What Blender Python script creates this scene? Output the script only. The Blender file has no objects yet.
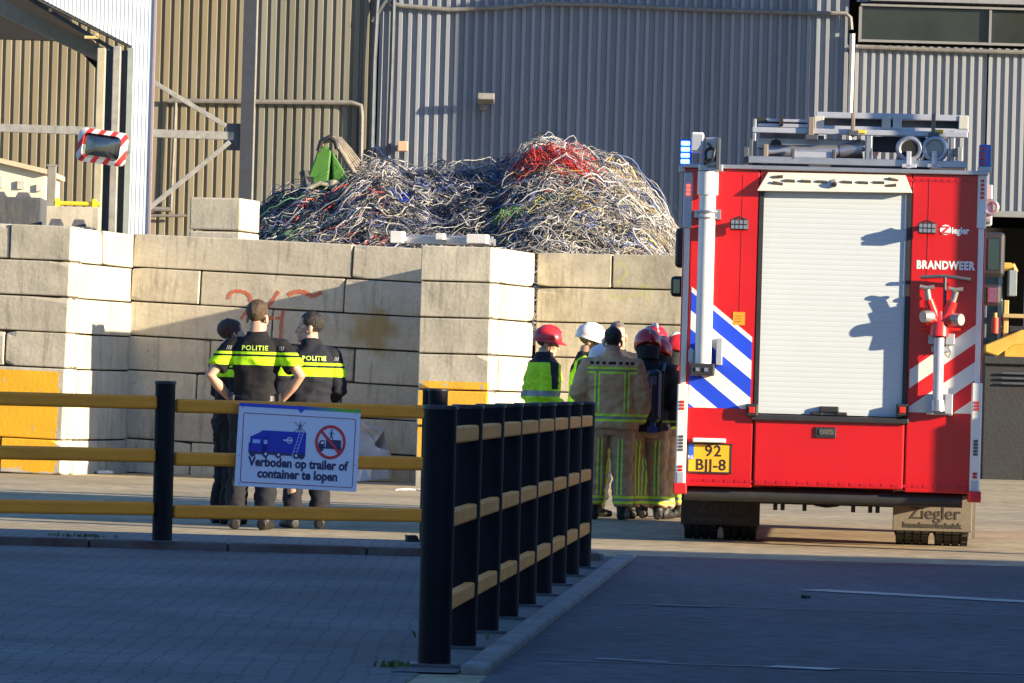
import bpy, bmesh, math, random
from mathutils import Vector, Matrix, Euler, noise
from mathutils.bvhtree import BVHTree
random.seed(7)
R = math.radians
S = bpy.context.scene
COL = S.collection

# ------------------------------------------------------------------ camera
F = 5500.0; CAMH = 1.25; ROLL = R(1.6); PITCH = math.atan(44.5/F)
cam_d = bpy.data.cameras.new('camera'); cam = bpy.data.objects.new('camera', cam_d); COL.objects.link(cam)
cam_d.sensor_width = 36.0; cam_d.lens = F/1024*36.0; cam_d.clip_start = 0.5; cam_d.clip_end = 2000
cam.location = (0, 0, CAMH)
cam.rotation_euler = (Matrix.Rotation(PITCH, 4, 'X') @ Matrix.Rotation(R(90), 4, 'X') @ Matrix.Rotation(ROLL, 4, 'Z')).to_euler()
S.camera = cam

def ray(px, py):
    x = px-512.0; y = 341.5-py
    u = x*math.cos(ROLL)-y*math.sin(ROLL); v = x*math.sin(ROLL)+y*math.cos(ROLL)
    return Vector((u, F*math.cos(PITCH)-v*math.sin(PITCH), F*math.sin(PITCH)+v*math.cos(PITCH)))
def at(px, py, Y):
    d = ray(px, py); d = d*(Y/d.y); return Vector((d.x, Y, d.z+CAMH))
def on_ground(px, py, z=0.0):
    d = ray(px, py); t = (z-CAMH)/d.z; return Vector((d.x*t, d.y*t, z))

# ------------------------------------------------------------------ light
SUN_AZ = R(66); SUN_EL = R(13)          # azimuth: from behind the camera round to the right
w = bpy.data.worlds.new('World'); S.world = w; w.use_nodes = True
nt = w.node_tree; bg = nt.nodes['Background']
sky = nt.nodes.new('ShaderNodeTexSky'); sky.sky_type = 'NISHITA'; sky.sun_disc = False
sky.ozone_density = 5.0; sky.dust_density = .6; sky.air_density = 1.3
sky.sun_elevation = SUN_EL; sky.sun_rotation = R(180)-SUN_AZ
wb = nt.nodes.new('ShaderNodeMix'); wb.data_type = 'RGBA'; wb.blend_type = 'MULTIPLY'; wb.inputs[0].default_value = 1; wb.inputs[7].default_value = (.86, .94, 1.16, 1)
nt.links.new(sky.outputs[0], wb.inputs[6]); nt.links.new(wb.outputs[2], bg.inputs[0]); bg.inputs[1].default_value = 0.085
sd = bpy.data.lights.new('sun', 'SUN'); sd.energy = 5.0; sd.angle = R(0.5); sd.color = (1.0, 0.83, 0.58)
sun = bpy.data.objects.new('sun', sd); COL.objects.link(sun)
to_sun = Vector((math.sin(SUN_AZ)*math.cos(SUN_EL), -math.cos(SUN_AZ)*math.cos(SUN_EL), math.sin(SUN_EL)))
sun.rotation_euler = to_sun.to_track_quat('Z', 'Y').to_euler(); sun.location = (40, -20, 30)
S.view_settings.view_transform = 'Standard'; S.view_settings.look = 'None'
S.view_settings.exposure = 1.5; S.view_settings.gamma = 1.0; S.view_settings.use_curve_mapping = False

# ------------------------------------------------------------------ materials
def _n(nt, t, **kw):
    n = nt.nodes.new(t)
    for k, v in kw.items(): setattr(n, k, v)
    return n
def M(name, col, rough=.6, metal=0.0, var=.12, vs=6.0, bump=0.0, bs=60.0, col2=None, stretch=None, spec=.5, emit=None, es=0, fine=0.0, rand=0.0, coat=0.0):
    m = bpy.data.materials.new(name); m.use_nodes = True; nt = m.node_tree; b = nt.nodes['Principled BSDF']
    b.inputs['Roughness'].default_value = rough; b.inputs['Metallic'].default_value = metal
    b.inputs['Specular IOR Level'].default_value = spec
    b.inputs['Coat Weight'].default_value = coat
    tc = _n(nt, 'ShaderNodeTexCoord'); mp = _n(nt, 'ShaderNodeMapping'); nt.links.new(tc.outputs['Object'], mp.inputs[0])
    if stretch: mp.inputs['Scale'].default_value = stretch
    nz = _n(nt, 'ShaderNodeTexNoise'); nz.inputs['Scale'].default_value = vs; nz.inputs['Detail'].default_value = 6; nz.inputs['Roughness'].default_value = .65
    nt.links.new(mp.outputs[0], nz.inputs['Vector'])
    cr = _n(nt, 'ShaderNodeValToRGB'); c = Vector(col); 
    lo = c*(1-var); hi = c*(1+var)
    if col2 is not None: lo = Vector(col2); hi = c
    cr.color_ramp.elements[0].color = (*lo, 1); cr.color_ramp.elements[1].color = (*[min(1, x) for x in hi], 1)
    cr.color_ramp.elements[0].position = .33; cr.color_ramp.elements[1].position = .67
    nt.links.new(nz.outputs[0], cr.inputs[0]); out = cr.outputs[0]
    if fine:
        n2 = _n(nt, 'ShaderNodeTexNoise'); n2.inputs['Scale'].default_value = bs; n2.inputs['Detail'].default_value = 3
        nt.links.new(tc.outputs['Object'], n2.inputs['Vector'])
        mr = _n(nt, 'ShaderNodeMapRange'); mr.inputs[1].default_value = .3; mr.inputs[2].default_value = .7; mr.inputs[3].default_value = 1-fine; mr.inputs[4].default_value = 1+fine
        nt.links.new(n2.outputs[0], mr.inputs[0])
        mx = _n(nt, 'ShaderNodeMix', data_type='RGBA', blend_type='MULTIPLY'); mx.inputs[0].default_value = 1
        nt.links.new(out, mx.inputs[6]); nt.links.new(mr.outputs[0], mx.inputs[7]); out = mx.outputs[2]
    if rand:
        oi = _n(nt, 'ShaderNodeObjectInfo'); mr = _n(nt, 'ShaderNodeMapRange'); mr.inputs[3].default_value = 1-rand; mr.inputs[4].default_value = 1+rand
        nt.links.new(oi.outputs['Random'], mr.inputs[0])
        mx = _n(nt, 'ShaderNodeMix', data_type='RGBA', blend_type='MULTIPLY'); mx.inputs[0].default_value = 1
        nt.links.new(out, mx.inputs[6]); nt.links.new(mr.outputs[0], mx.inputs[7]); out = mx.outputs[2]
    nt.links.new(out, b.inputs['Base Color'])
    if bump:
        n3 = _n(nt, 'ShaderNodeTexNoise'); n3.inputs['Scale'].default_value = bs; n3.inputs['Detail'].default_value = 5
        nt.links.new(tc.outputs['Object'], n3.inputs['Vector'])
        bp = _n(nt, 'ShaderNodeBump'); bp.inputs['Strength'].default_value = min(1, bump); bp.inputs['Distance'].default_value = .02
        nt.links.new(n3.outputs[0], bp.inputs['Height']); nt.links.new(bp.outputs[0], b.inputs['Normal'])
    if emit: b.inputs['Emission Color'].default_value = (*emit, 1); b.inputs['Emission Strength'].default_value = es
    m['out'] = 0
    return m
def base_socket(m):
    b = m.node_tree.nodes['Principled BSDF']; return b.inputs['Base Color']
def overlay(m, fac_socket_fn, col):
    """mix a second colour into a material's base where a mask says so"""
    nt = m.node_tree; b = nt.nodes['Principled BSDF']; old = b.inputs['Base Color'].links[0].from_socket
    mx = _n(nt, 'ShaderNodeMix', data_type='RGBA'); nt.links.new(old, mx.inputs[6]); mx.inputs[7].default_value = (*col, 1)
    nt.links.new(fac_socket_fn(nt), mx.inputs[0]); nt.links.new(mx.outputs[2], b.inputs['Base Color'])
def mth(nt, op, a, b=None, clamp=False):
    n = _n(nt, 'ShaderNodeMath', operation=op); n.use_clamp = clamp
    for i, v in enumerate((a, b)):
        if v is None: continue
        if isinstance(v, (int, float)): n.inputs[i].default_value = v
        else: nt.links.new(v, n.inputs[i])
    return n.outputs[0]
def coords(nt):
    tc = _n(nt, 'ShaderNodeTexCoord'); s = _n(nt, 'ShaderNodeSeparateXYZ'); nt.links.new(tc.outputs['Object'], s.inputs[0]); return s.outputs, tc
def rng(nt, v, a, b):
    return mth(nt, 'MULTIPLY', mth(nt, 'GREATER_THAN', v, a), mth(nt, 'LESS_THAN', v, b))
def boxes_mask(boxes):
    """boxes: list of dicts with optional x,y,z,ax(abs x) ranges, in the object's own coordinates"""
    def fn(nt):
        (x, y, z), _ = coords(nt); ax = mth(nt, 'ABSOLUTE', x); tot = None
        for bx in boxes:
            f = None
            for k, sck in (('x', x), ('y', y), ('z', z), ('ax', ax)):
                if k in bx:
                    r = rng(nt, sck, *bx[k]); f = r if f is None else mth(nt, 'MULTIPLY', f, r)
            tot = f if tot is None else mth(nt, 'MAXIMUM', tot, f)
        return tot
    return fn

# ------------------------------------------------------------------ mesh helpers
def box(bm, c, s, rot=None):
    mt = Matrix.Translation(Vector(c)) @ (rot.to_4x4() if rot else Matrix.Identity(4)) @ Matrix.Diagonal((*s, 1))
    return bmesh.ops.create_cube(bm, size=1, matrix=mt)['verts']
def frame_for(d):
    d = d.normalized(); a = Vector((0, 0, 1)) if abs(d.z) < .9 else Vector((1, 0, 0))
    u = d.cross(a).normalized(); return u, d.cross(u).normalized()
def cyl(bm, p0, p1, r0, r1=None, seg=16, caps=True):
    p0 = Vector(p0); p1 = Vector(p1); r1 = r0 if r1 is None else r1
    u, v = frame_for(p1-p0); A = []; B = []
    for i in range(seg):
        a = 2*math.pi*i/seg; o = u*math.cos(a)+v*math.sin(a)
        A.append(bm.verts.new(p0+o*r0)); B.append(bm.verts.new(p1+o*r1))
    for i in range(seg):
        j = (i+1) % seg; bm.faces.new((A[i], A[j], B[j], B[i]))
    if caps: bm.faces.new(A[::-1]); bm.faces.new(B)
def tube(bm, pts, r, seg=8, closed=False, mat=0):
    pts = [Vector(p) for p in pts]; n = len(pts); rr = r if isinstance(r, (list, tuple)) else [r]*n
    rings = []; u = None
    for i, p in enumerate(pts):
        d = (pts[min(i+1, n-1)]-pts[max(i-1, 0)])
        if d.length < 1e-7: d = Vector((0, 0, 1))
        d.normalize()
        if u is None: u, v = frame_for(d)
        else:
            u = u-d*u.dot(d)
            if u.length < 1e-6: u, _ = frame_for(d)
            u.normalize(); v = d.cross(u)
        ru, rv = rr[i] if isinstance(rr[i], (tuple, list)) else (rr[i], rr[i])
        rings.append([bm.verts.new(p+u*math.cos(2*math.pi*k/seg)*ru+v*math.sin(2*math.pi*k/seg)*rv) for k in range(seg)])
    for a, b in zip(rings, rings[1:]):
        for k in range(seg):
            f = bm.faces.new((a[k], a[(k+1) % seg], b[(k+1) % seg], b[k])); f.material_index = mat
    f = bm.faces.new(rings[0][::-1]); f.material_index = mat
    f = bm.faces.new(rings[-1]); f.material_index = mat
def prism(bm, pts, y0, y1):
    """polygon in (x,z) extruded along y"""
    a = [bm.verts.new((p[0], y0, p[1])) for p in pts]; b = [bm.verts.new((p[0], y1, p[1])) for p in pts]; n = len(pts)
    bm.faces.new(a); bm.faces.new(b[::-1])
    for i in range(n): bm.faces.new((a[i], b[i], b[(i+1) % n], a[(i+1) % n]))
def xprism(bm, pts, x0, x1):
    """polygon in (y,z) extruded along x"""
    a = [bm.verts.new((x0, p[0], p[1])) for p in pts]; b = [bm.verts.new((x1, p[0], p[1])) for p in pts]; n = len(pts)
    bm.faces.new(a); bm.faces.new(b[::-1])
    for i in range(n): bm.faces.new((a[i], b[i], b[(i+1) % n], a[(i+1) % n]))
def ell(bm, c, r, rot=None, seg=16):
    mt = Matrix.Translation(Vector(c)) @ (rot.to_4x4() if rot else Matrix.Identity(4)) @ Matrix.Diagonal((*r, 1))
    return bmesh.ops.create_uvsphere(bm, u_segments=seg, v_segments=max(6, seg//2+2), radius=1, matrix=mt)['verts']
def loft_z(bm, rings, seg=24, p=2.4):
    """rings: (z, rx, ry, yoff) super-ellipses stacked in z"""
    R_ = []
    for (z, rx, ry, yo) in rings:
        ring = []
        for k in range(seg):
            a = 2*math.pi*k/seg; c, s = math.cos(a), math.sin(a)
            ring.append(bm.verts.new((rx*math.copysign(abs(c)**(2/p), c), yo+ry*math.copysign(abs(s)**(2/p), s), z)))
        R_.append(ring)
    for a, b in zip(R_, R_[1:]):
        for k in range(seg): bm.faces.new((a[k], a[(k+1) % seg], b[(k+1) % seg], b[k]))
    bm.faces.new(R_[0][::-1]); bm.faces.new(R_[-1])
def ringtorus(bm, c, rad, r, axis='Y', seg=24, s2=8):
    c = Vector(c); V = []
    for i in range(seg):
        a = 2*math.pi*i/seg
        o = Vector((math.cos(a), 0, math.sin(a))) if axis == 'Y' else Vector((math.cos(a), math.sin(a), 0)) if axis == 'Z' else Vector((0, math.cos(a), math.sin(a)))
        ax = Vector((0, 1, 0)) if axis == 'Y' else Vector((0, 0, 1)) if axis == 'Z' else Vector((1, 0, 0))
        V.append([bm.verts.new(c+o*(rad+r*math.cos(2*math.pi*k/s2))+ax*r*math.sin(2*math.pi*k/s2)) for k in range(s2)])
    for i in range(seg):
        for k in range(s2):
            bm.faces.new((V[i][k], V[(i+1) % seg][k], V[(i+1) % seg][(k+1) % s2], V[i][(k+1) % s2]))
def BM(): return bmesh.new()
def obj(name, bm, mat, parent=None, loc=None, smooth=None, bevel=0, rot=None, segs=2):
    bmesh.ops.recalc_face_normals(bm, faces=bm.faces[:])
    me = bpy.data.meshes.new(name); bm.to_mesh(me); bm.free()
    for m_ in (mat if isinstance(mat, (list, tuple)) else [mat]): me.materials.append(m_)
    o = bpy.data.objects.new(name, me); COL.objects.link(o)
    if parent: o.parent = parent
    if loc is not None: o.location = loc
    if rot is not None: o.rotation_euler = rot
    if smooth is not None:
        for p in me.polygons: p.use_smooth = True
        if smooth < 180:
            try: me.set_sharp_from_angle(angle=R(smooth))
            except Exception: pass
    if bevel:
        b = o.modifiers.new('bevel', 'BEVEL'); b.width = bevel; b.segments = segs; b.limit_method = 'ANGLE'; b.angle_limit = R(40)
    return o
def bx(name, c, s, mat, parent=None, bevel=0, rot=None):
    b = BM(); box(b, c, s, rot); return obj(name, b, mat, parent, bevel=bevel)
def tag(o, label=None, cat=None, group=None, kind=None):
    if label: o['label'] = label
    if cat: o['category'] = cat
    if group: o['group'] = group
    if kind: o['kind'] = kind
    return o
def thing(name, label, cat, loc=(0, 0, 0), rz=0, group=None, rot=None):
    o = bpy.data.objects.new(name, None); COL.objects.link(o); o.location = loc
    o.rotation_euler = rot if rot else (0, 0, rz); o.empty_display_size = .2
    return tag(o, label, cat, group)
def copy_tree(o, parent=None):
    c = o.copy(); COL.objects.link(c); c.parent = parent
    for ch in [x for x in KIDS(o)]: copy_tree(ch, c)
    return c
def KIDS(o): return [x for x in COL.objects if x.parent == o]
def text(name, body, size, mat, parent, loc, rot=(R(90), 0, 0), bold=0.0, ext=.001, align='CENTER', sx=1.0, spacing=1.0, lines=1.0):
    cu = bpy.data.curves.new(name, 'FONT'); cu.body = body; cu.size = size; cu.align_x = align; cu.align_y = 'CENTER'
    cu.extrude = ext; cu.offset = bold; cu.space_character = spacing; cu.space_line = lines; cu.resolution_u = 3
    t = bpy.data.objects.new(name+'_src', cu); COL.objects.link(t)
    dg = bpy.context.evaluated_depsgraph_get(); me = bpy.data.meshes.new_from_object(t.evaluated_get(dg)); me.name = name
    bpy.data.objects.remove(t, do_unlink=True)
    me.materials.clear(); me.materials.append(mat)
    o = bpy.data.objects.new(name, me); COL.objects.link(o); o.location = loc; o.rotation_euler = rot; o.scale = (sx, 1, 1)
    if parent: o.parent = parent
    return o
def remesh(bm, voxel, smooth=3, wrinkle=0, wscale=14, seed=0, sm_f=.5):
    bmesh.ops.recalc_face_normals(bm, faces=bm.faces[:])
    me = bpy.data.meshes.new('tmp'); bm.to_mesh(me); bm.free()
    o = bpy.data.objects.new('tmp', me); COL.objects.link(o)
    r = o.modifiers.new('r', 'REMESH'); r.mode = 'VOXEL'; r.voxel_size = voxel
    if smooth:
        s = o.modifiers.new('s', 'SMOOTH'); s.iterations = smooth; s.factor = sm_f
    dg = bpy.context.evaluated_depsgraph_get(); m2 = bpy.data.meshes.new_from_object(o.evaluated_get(dg))
    bpy.data.objects.remove(o, do_unlink=True); bpy.data.meshes.remove(me)
    b = bmesh.new(); b.from_mesh(m2); bpy.data.meshes.remove(m2)
    if wrinkle:
        b.normal_update()
        off = Vector((seed*3.1, seed*1.7, seed*.9))
        for v in b.verts:
            p = v.co*wscale+off
            a = noise.noise(Vector((p.x*.7, p.y*.7, p.z*1.3)))+.5*noise.noise(Vector((p.x*1.6+9, p.y*1.6, p.z*2.9)))
            v.co += v.normal*wrinkle*(1-2*abs(a))
    return b


# ------------------------------------------------------------------ setting: ground, roads
def sheet(name, pts, z, mat, thick=0.0):
    b = BM(); vs = [b.verts.new((p[0], p[1], z)) for p in pts]; f = b.faces.new(vs)
    if thick:
        r = bmesh.ops.extrude_face_region(b, geom=[f]); 
        for v in r['geom']:
            if isinstance(v, bmesh.types.BMVert): v.co.z -= thick
    o = obj(name, b, mat); o['kind'] = 'structure'; return o
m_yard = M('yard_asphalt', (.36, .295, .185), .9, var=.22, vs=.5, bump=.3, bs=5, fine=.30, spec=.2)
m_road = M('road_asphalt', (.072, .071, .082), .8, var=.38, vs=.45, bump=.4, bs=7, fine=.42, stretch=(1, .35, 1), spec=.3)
m_joint = M('joint_sealant', (.03, .03, .032), .5, var=.2)
m_paint = M('road_paint', (.52, .50, .44), .6, var=.1, vs=9, col2=(.15, .145, .14))
m_kerb = M('kerb_concrete', (.19, .185, .175), .85, var=.28, vs=3, bump=.25, bs=50, fine=.12)
def brick_mat(name, c1, c2, mortar, sx, sy, patch=None):
    m = M(name, c1, .85, bump=0); nt = m.node_tree; b = nt.nodes['Principled BSDF']
    tc = _n(nt, 'ShaderNodeTexCoord'); mp = _n(nt, 'ShaderNodeMapping'); nt.links.new(tc.outputs['Object'], mp.inputs[0])
    br = _n(nt, 'ShaderNodeTexBrick'); br.inputs['Color1'].default_value = (*c1, 1); br.inputs['Color2'].default_value = (*c2, 1)
    br.inputs['Mortar'].default_value = (*mortar, 1); br.inputs['Scale'].default_value = 1; br.inputs['Brick Width'].default_value = sx
    br.inputs['Row Height'].default_value = sy; br.inputs['Mortar Size'].default_value = .008; br.inputs['Bias'].default_value = -.1
    wn_ = _n(nt, 'ShaderNodeTexNoise'); wn_.inputs['Scale'].default_value = 1.1; wn_.inputs['Detail'].default_value = 3; nt.links.new(tc.outputs['Object'], wn_.inputs['Vector'])
    va = _n(nt, 'ShaderNodeVectorMath', operation='MULTIPLY_ADD'); va.inputs[1].default_value = (.10, .10, 0); nt.links.new(wn_.outputs['Color'], va.inputs[0]); nt.links.new(mp.outputs[0], va.inputs[2]); nt.links.new(va.outputs[0], br.inputs['Vector'])
    nz = _n(nt, 'ShaderNodeTexNoise'); nz.inputs['Scale'].default_value = .55; nz.inputs['Detail'].default_value = 8; nt.links.new(tc.outputs['Object'], nz.inputs['Vector'])
    mr = _n(nt, 'ShaderNodeMapRange'); mr.inputs[1].default_value = .35; mr.inputs[2].default_value = .65; mr.inputs[3].default_value = .72; mr.inputs[4].default_value = 1.22
    nt.links.new(nz.outputs[0], mr.inputs[0])
    mx = _n(nt, 'ShaderNodeMix', data_type='RGBA', blend_type='MULTIPLY'); mx.inputs[0].default_value = 1
    nt.links.new(br.outputs[0], mx.inputs[6]); nt.links.new(mr.outputs[0], mx.inputs[7]); nt.links.new(mx.outputs[2], b.inputs['Base Color'])
    bp = _n(nt, 'ShaderNodeBump'); bp.inputs['Strength'].default_value = .6; bp.inputs['Distance'].default_value = .01; bp.invert = True
    nt.links.new(br.outputs['Fac'], bp.inputs['Height']); nt.links.new(bp.outputs[0], b.inputs['Normal']); return m
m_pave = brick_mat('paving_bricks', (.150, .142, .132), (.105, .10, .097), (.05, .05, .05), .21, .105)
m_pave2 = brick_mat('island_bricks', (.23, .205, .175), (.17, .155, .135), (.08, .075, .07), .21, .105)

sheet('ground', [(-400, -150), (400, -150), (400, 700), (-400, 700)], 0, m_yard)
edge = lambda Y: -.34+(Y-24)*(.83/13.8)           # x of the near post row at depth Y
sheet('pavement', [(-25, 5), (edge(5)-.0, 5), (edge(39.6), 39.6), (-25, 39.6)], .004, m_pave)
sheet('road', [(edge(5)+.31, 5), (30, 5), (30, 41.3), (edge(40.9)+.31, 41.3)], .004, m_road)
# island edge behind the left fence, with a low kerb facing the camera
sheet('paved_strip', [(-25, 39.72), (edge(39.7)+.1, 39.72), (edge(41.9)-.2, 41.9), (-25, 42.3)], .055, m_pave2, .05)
b = BM()
x = -14.0
while x < edge(39.6)-.1:
    L = min(1.0, edge(39.6)+.08-x); box(b, (x+L/2-.004, 39.66, .0), (L-.012, .12, .13)); x += 1.0
m_kerb2 = M('island_kerb', (.13, .125, .12), .9, var=.3, vs=3, bump=.2, bs=40, col2=(.10, .045, .035))
o = obj('kerb', b, m_kerb2, bevel=.012); o['kind'] = 'structure'
# concrete edging beside the near post row
b = BM(); Y = 23.7
while Y < 40.0:
    L = min(1.9, 40.2-Y); xa = edge(Y)+.235; xb = edge(Y+L)+.235
    ang = math.atan2(xb-xa, L); box(b, ((xa+xb)/2, Y+L/2, .02), (.115, L-.012, .05), Matrix.Rotation(-ang, 3, 'Z')); Y += L
o = obj('kerb', b, m_kerb, bevel=.012); o['kind'] = 'structure'
sheet('gravel_strip', [(edge(23.7)-.12, 23.7), (edge(23.7)+.16, 23.7), (edge(40.8)+.16, 40.8), (edge(40.8)-.12, 40.8)], .008,
      M('gravel_strip', (.12, .115, .11), .95, var=.35, vs=14, bump=.6, bs=90, fine=.25))
# joints and worn paint on the road
def strip_on_ground(name, a, c, wid, z, mat):
    a = Vector((*a, 0)); c = Vector((*c, 0)); d = (c-a).normalized(); n = Vector((-d.y, d.x, 0))*wid/2
    return sheet(name, [(a-n)[:2], (c-n)[:2], (c+n)[:2], (a+n)[:2]], z, mat)
strip_on_ground('road_joint', (edge(32)+.45, 31.9), (16, 31.2), .05, .008, m_joint)
strip_on_ground('road_joint', (edge(25)+.45, 25.05), (12, 24.9), .05, .008, m_joint)
strip_on_ground('road_joint', (edge(41)+.45, 40.9), (20, 40.7), .07, .008, m_joint)
strip_on_ground('road_marking', on_ground(812, 591)[:2], on_ground(1100, 607)[:2], .33, .009, m_paint)
strip_on_ground('road_marking', on_ground(770, 668)[:2], on_ground(836, 671)[:2], .2, .009, m_paint)
strip_on_ground('road_marking', on_ground(655, 606.5)[:2], on_ground(716, 608.5)[:2], .10, .012, M('faint_paint', (.2, .2, .22), .7, var=.2))
strip_on_ground('road_marking', on_ground(596, 660.5)[:2], on_ground(668, 664.5)[:2], .08, .012, M('faint_paint', (.2, .2, .22), .7, var=.2))
p0 = on_ground(1014, 572); bb = BM(); box(bb, (p0.x+1.2, p0.y-.9, .03), (2.5, .22, .1), Matrix.Rotation(R(-38), 3, 'Z'))
o = obj('kerb', bb, m_kerb, bevel=.012); o['kind'] = 'structure'
m_patch = M('asphalt_patch', (.055, .055, .062), .75, var=.3, vs=2, bump=.3, bs=70)
def patch(cx, cy, rx, ry, seed):
    rnd = random.Random(seed); pts = []
    for k in range(26):
        a = 2*math.pi*k/26; q = 1+.22*noise.noise(Vector((math.cos(a)*1.7+seed, math.sin(a)*1.7, seed)))
        pts.append((cx+rx*q*math.cos(a), cy+ry*q*math.sin(a)))
    sheet('asphalt_patch', pts, .0065, m_patch)


# ------------------------------------------------------------------ warehouse behind
def corr(b, x0, x1, z0, z1, pitch, depth, y=0.0, fx=(.42, .52, .90)):
    xs = []; x = x0
    while x < x1:
        for f_, d_ in ((0, 0), (fx[0], 0), (fx[1], depth), (fx[2], depth)):
            xx = x+f_*pitch
            if xx <= x1: xs.append((xx, y+d_))
        x += pitch
    bot = [b.verts.new((p[0], p[1], z0)) for p in xs]; top = [b.verts.new((p[0], p[1], z1)) for p in xs]
    for i in range(len(xs)-1): b.faces.new((bot[i], bot[i+1], top[i+1], top[i]))
def bl(a, Y): return Vector((at(*a, Y).x, at(*a, Y).z))
WY = 110.0
m_tan = M('tan_sheeting', (.25, .222, .16), .55, var=.14, vs=1.2, stretch=(1.2, 1, .12), col2=(.18, .15, .09), spec=.3)
m_grey = M('grey_sheeting', (.25, .275, .32), .45, var=.12, vs=1.2, stretch=(1.2, 1, .1), col2=(.19, .205, .235), spec=.4)
m_grey2 = M('pale_grey_sheeting', (.27, .29, .32), .45, var=.1, vs=1.2, stretch=(1.2, 1, .1), spec=.4)
m_steel = M('galvanised_steel', (.36, .35, .32), .45, .35, var=.2, vs=8, fine=.1)
m_dsteel = M('dark_painted_steel', (.07, .08, .10), .5, .2, var=.2, vs=5)
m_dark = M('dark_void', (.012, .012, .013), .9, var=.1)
m_glass = M('dark_window_glass', (.022, .025, .02), .2, var=.3, vs=.6, spec=.6)
m_frame = M('window_frame_grey', (.20, .205, .21), .5, var=.08)
m_pipe = M('weathered_pipe', (.19, .18, .165), .6, .2, var=.2, vs=10)
xs_ = at(374, 120, WY).x; xe_ = at(851, 120, WY).x; xd = at(984, 240, WY).x; zl = at(1000, 46, WY).z; zo = at(1000, 214, WY).z
wh = thing('warehouse', 'long ribbed steel warehouse, tan at one end and grey at the other', 'warehouse', (0, WY, 0))
b = BM(); corr(b, -22, at(248, 120, WY).x, 0, 13, .186, .05, fx=(.56, .66, .88)); obj('tan_cladding', b, m_tan, wh)
b = BM(); corr(b, at(248, 120, WY).x+.03, xs_, 0, 13, .186, .05, fx=(.56, .66, .88)); obj('olive_cladding', b, M('olive_sheeting', (.205, .20, .165), .55, var=.14, vs=1.2, stretch=(1.2, 1, .12), col2=(.135, .13, .10), spec=.3), wh)
b = BM(); corr(b, xs_+.06, xe_, 0, 13, .19, .075, fx=(.36, .44, .92)); obj('grey_cladding', b, m_grey, wh)
b = BM(); corr(b, xe_+.05, xd, 0, zl-.05, .165, .06, fx=(.40, .48, .92)); corr(b, xd, 26, zo, zl-.05, .165, .06, fx=(.40, .48, .92)); obj('pale_cladding', b, m_grey2, wh)
box_ = BM(); box(box_, (0, 6, 6.5), (60, 11.6, 13.2)); bmesh.ops.delete(box_, geom=[f for f in box_.faces if f.normal.y < -.9], context='FACES_ONLY')
obj('roof', box_, m_dark, wh)
zt = at(940, 9, WY).z; x0w = at(860, 24, WY).x
wn = bx('window', ((x0w+26)/2, .03, (zl+zt)/2), (26-x0w, .06, zt-zl), m_glass, wh)
b = BM(); box(b, ((x0w+26)/2, -.04, zl+.03), (26-x0w, .10, .05)); box(b, (x0w, -.04, (zl+zt)/2), (.06, .11, zt-zl)); box(b, (at(990, 25, WY).x, -.04, (zl+zt)/2), (.05, .09, zt-zl))
box(b, ((x0w+26)/2, -.05, zt+.04), (26-x0w, .12, .05)); obj('window_frame', b, m_frame, wn)
b = BM(); corr(b, xe_+.05, 26, zt+.1, 13, .165, .06, fx=(.40, .48, .92)); corr(b, xe_+.05, x0w-.02, zl-.05, zt+.1, .165, .045, y=.012); obj('upper_cladding', b, m_grey2, wh)
bx('eaves_band', ((xe_+26)/2+.3, -.12, zt+.26), (26-xe_, .2, .28), M('eaves_band', (.22, .23, .25), .5), wh)
def pxpath(pts, Y, dy=0.0): return [Vector((at(*p, Y).x, dy, at(*p, Y).z)) for p in pts]
b = BM(); tube(b, pxpath([(852, 34), (851, 70), (849, 130), (848, 240)], WY, -.12), .055); obj('downpipe', b, M('pale_pipe', (.62, .58, .5), .5, var=.1), wh, smooth=40)
b = BM(); tube(b, pxpath([(388, 2), (400, 6), (450, 10), (500, 8), (540, 4), (600, 5), (700, 10), (790, 13), (846, 14), (850, 18), (851, 30)], WY, -.1), .045)
tube(b, pxpath([(858, 47), (930, 50), (1100, 55)], WY, -.1), .045); obj('cable_conduit', b, m_pipe, wh, smooth=40)
b = BM()
tube(b, pxpath([(378, -10), (374, 60), (371, 170), (369, 260)], WY, -.14), .06); tube(b, pxpath([(394, -10), (392, 60), (388, 170), (386, 260)], WY, -.14), .05)
tube(b, pxpath([(372, 22), (386, 0)], WY, -.14), .05); obj('wall_pipe', b, m_dsteel, wh, smooth=40)
b = BM(); tube(b, pxpath([(168, 101), (250, 102), (352, 103), (361, 106), (362, 116), (361, 170)], WY, -.12), .05); obj('handrail_pipe', b, m_pipe, wh, smooth=40)
b = BM(); tube(b, pxpath([(176, 103), (174, 150), (171, 212)], WY, -.12), .035); tube(b, pxpath([(150, 209), (172, 210)], WY, -.2), .05); tube(b, pxpath([(150, 216), (187, 216)], WY, -.2), .03); obj('drain_pipe', b, m_pipe, wh, smooth=40)
# dark doorway on the far right: inside stays dark, a lintel on top
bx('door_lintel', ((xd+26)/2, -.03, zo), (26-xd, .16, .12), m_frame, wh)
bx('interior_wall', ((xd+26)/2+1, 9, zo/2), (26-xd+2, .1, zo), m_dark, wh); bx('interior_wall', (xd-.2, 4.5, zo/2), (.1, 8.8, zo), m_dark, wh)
bx('interior_floor', ((xd+26)/2, 5, .012), (26-xd, 9.8, .02), m_yard, wh)
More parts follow.
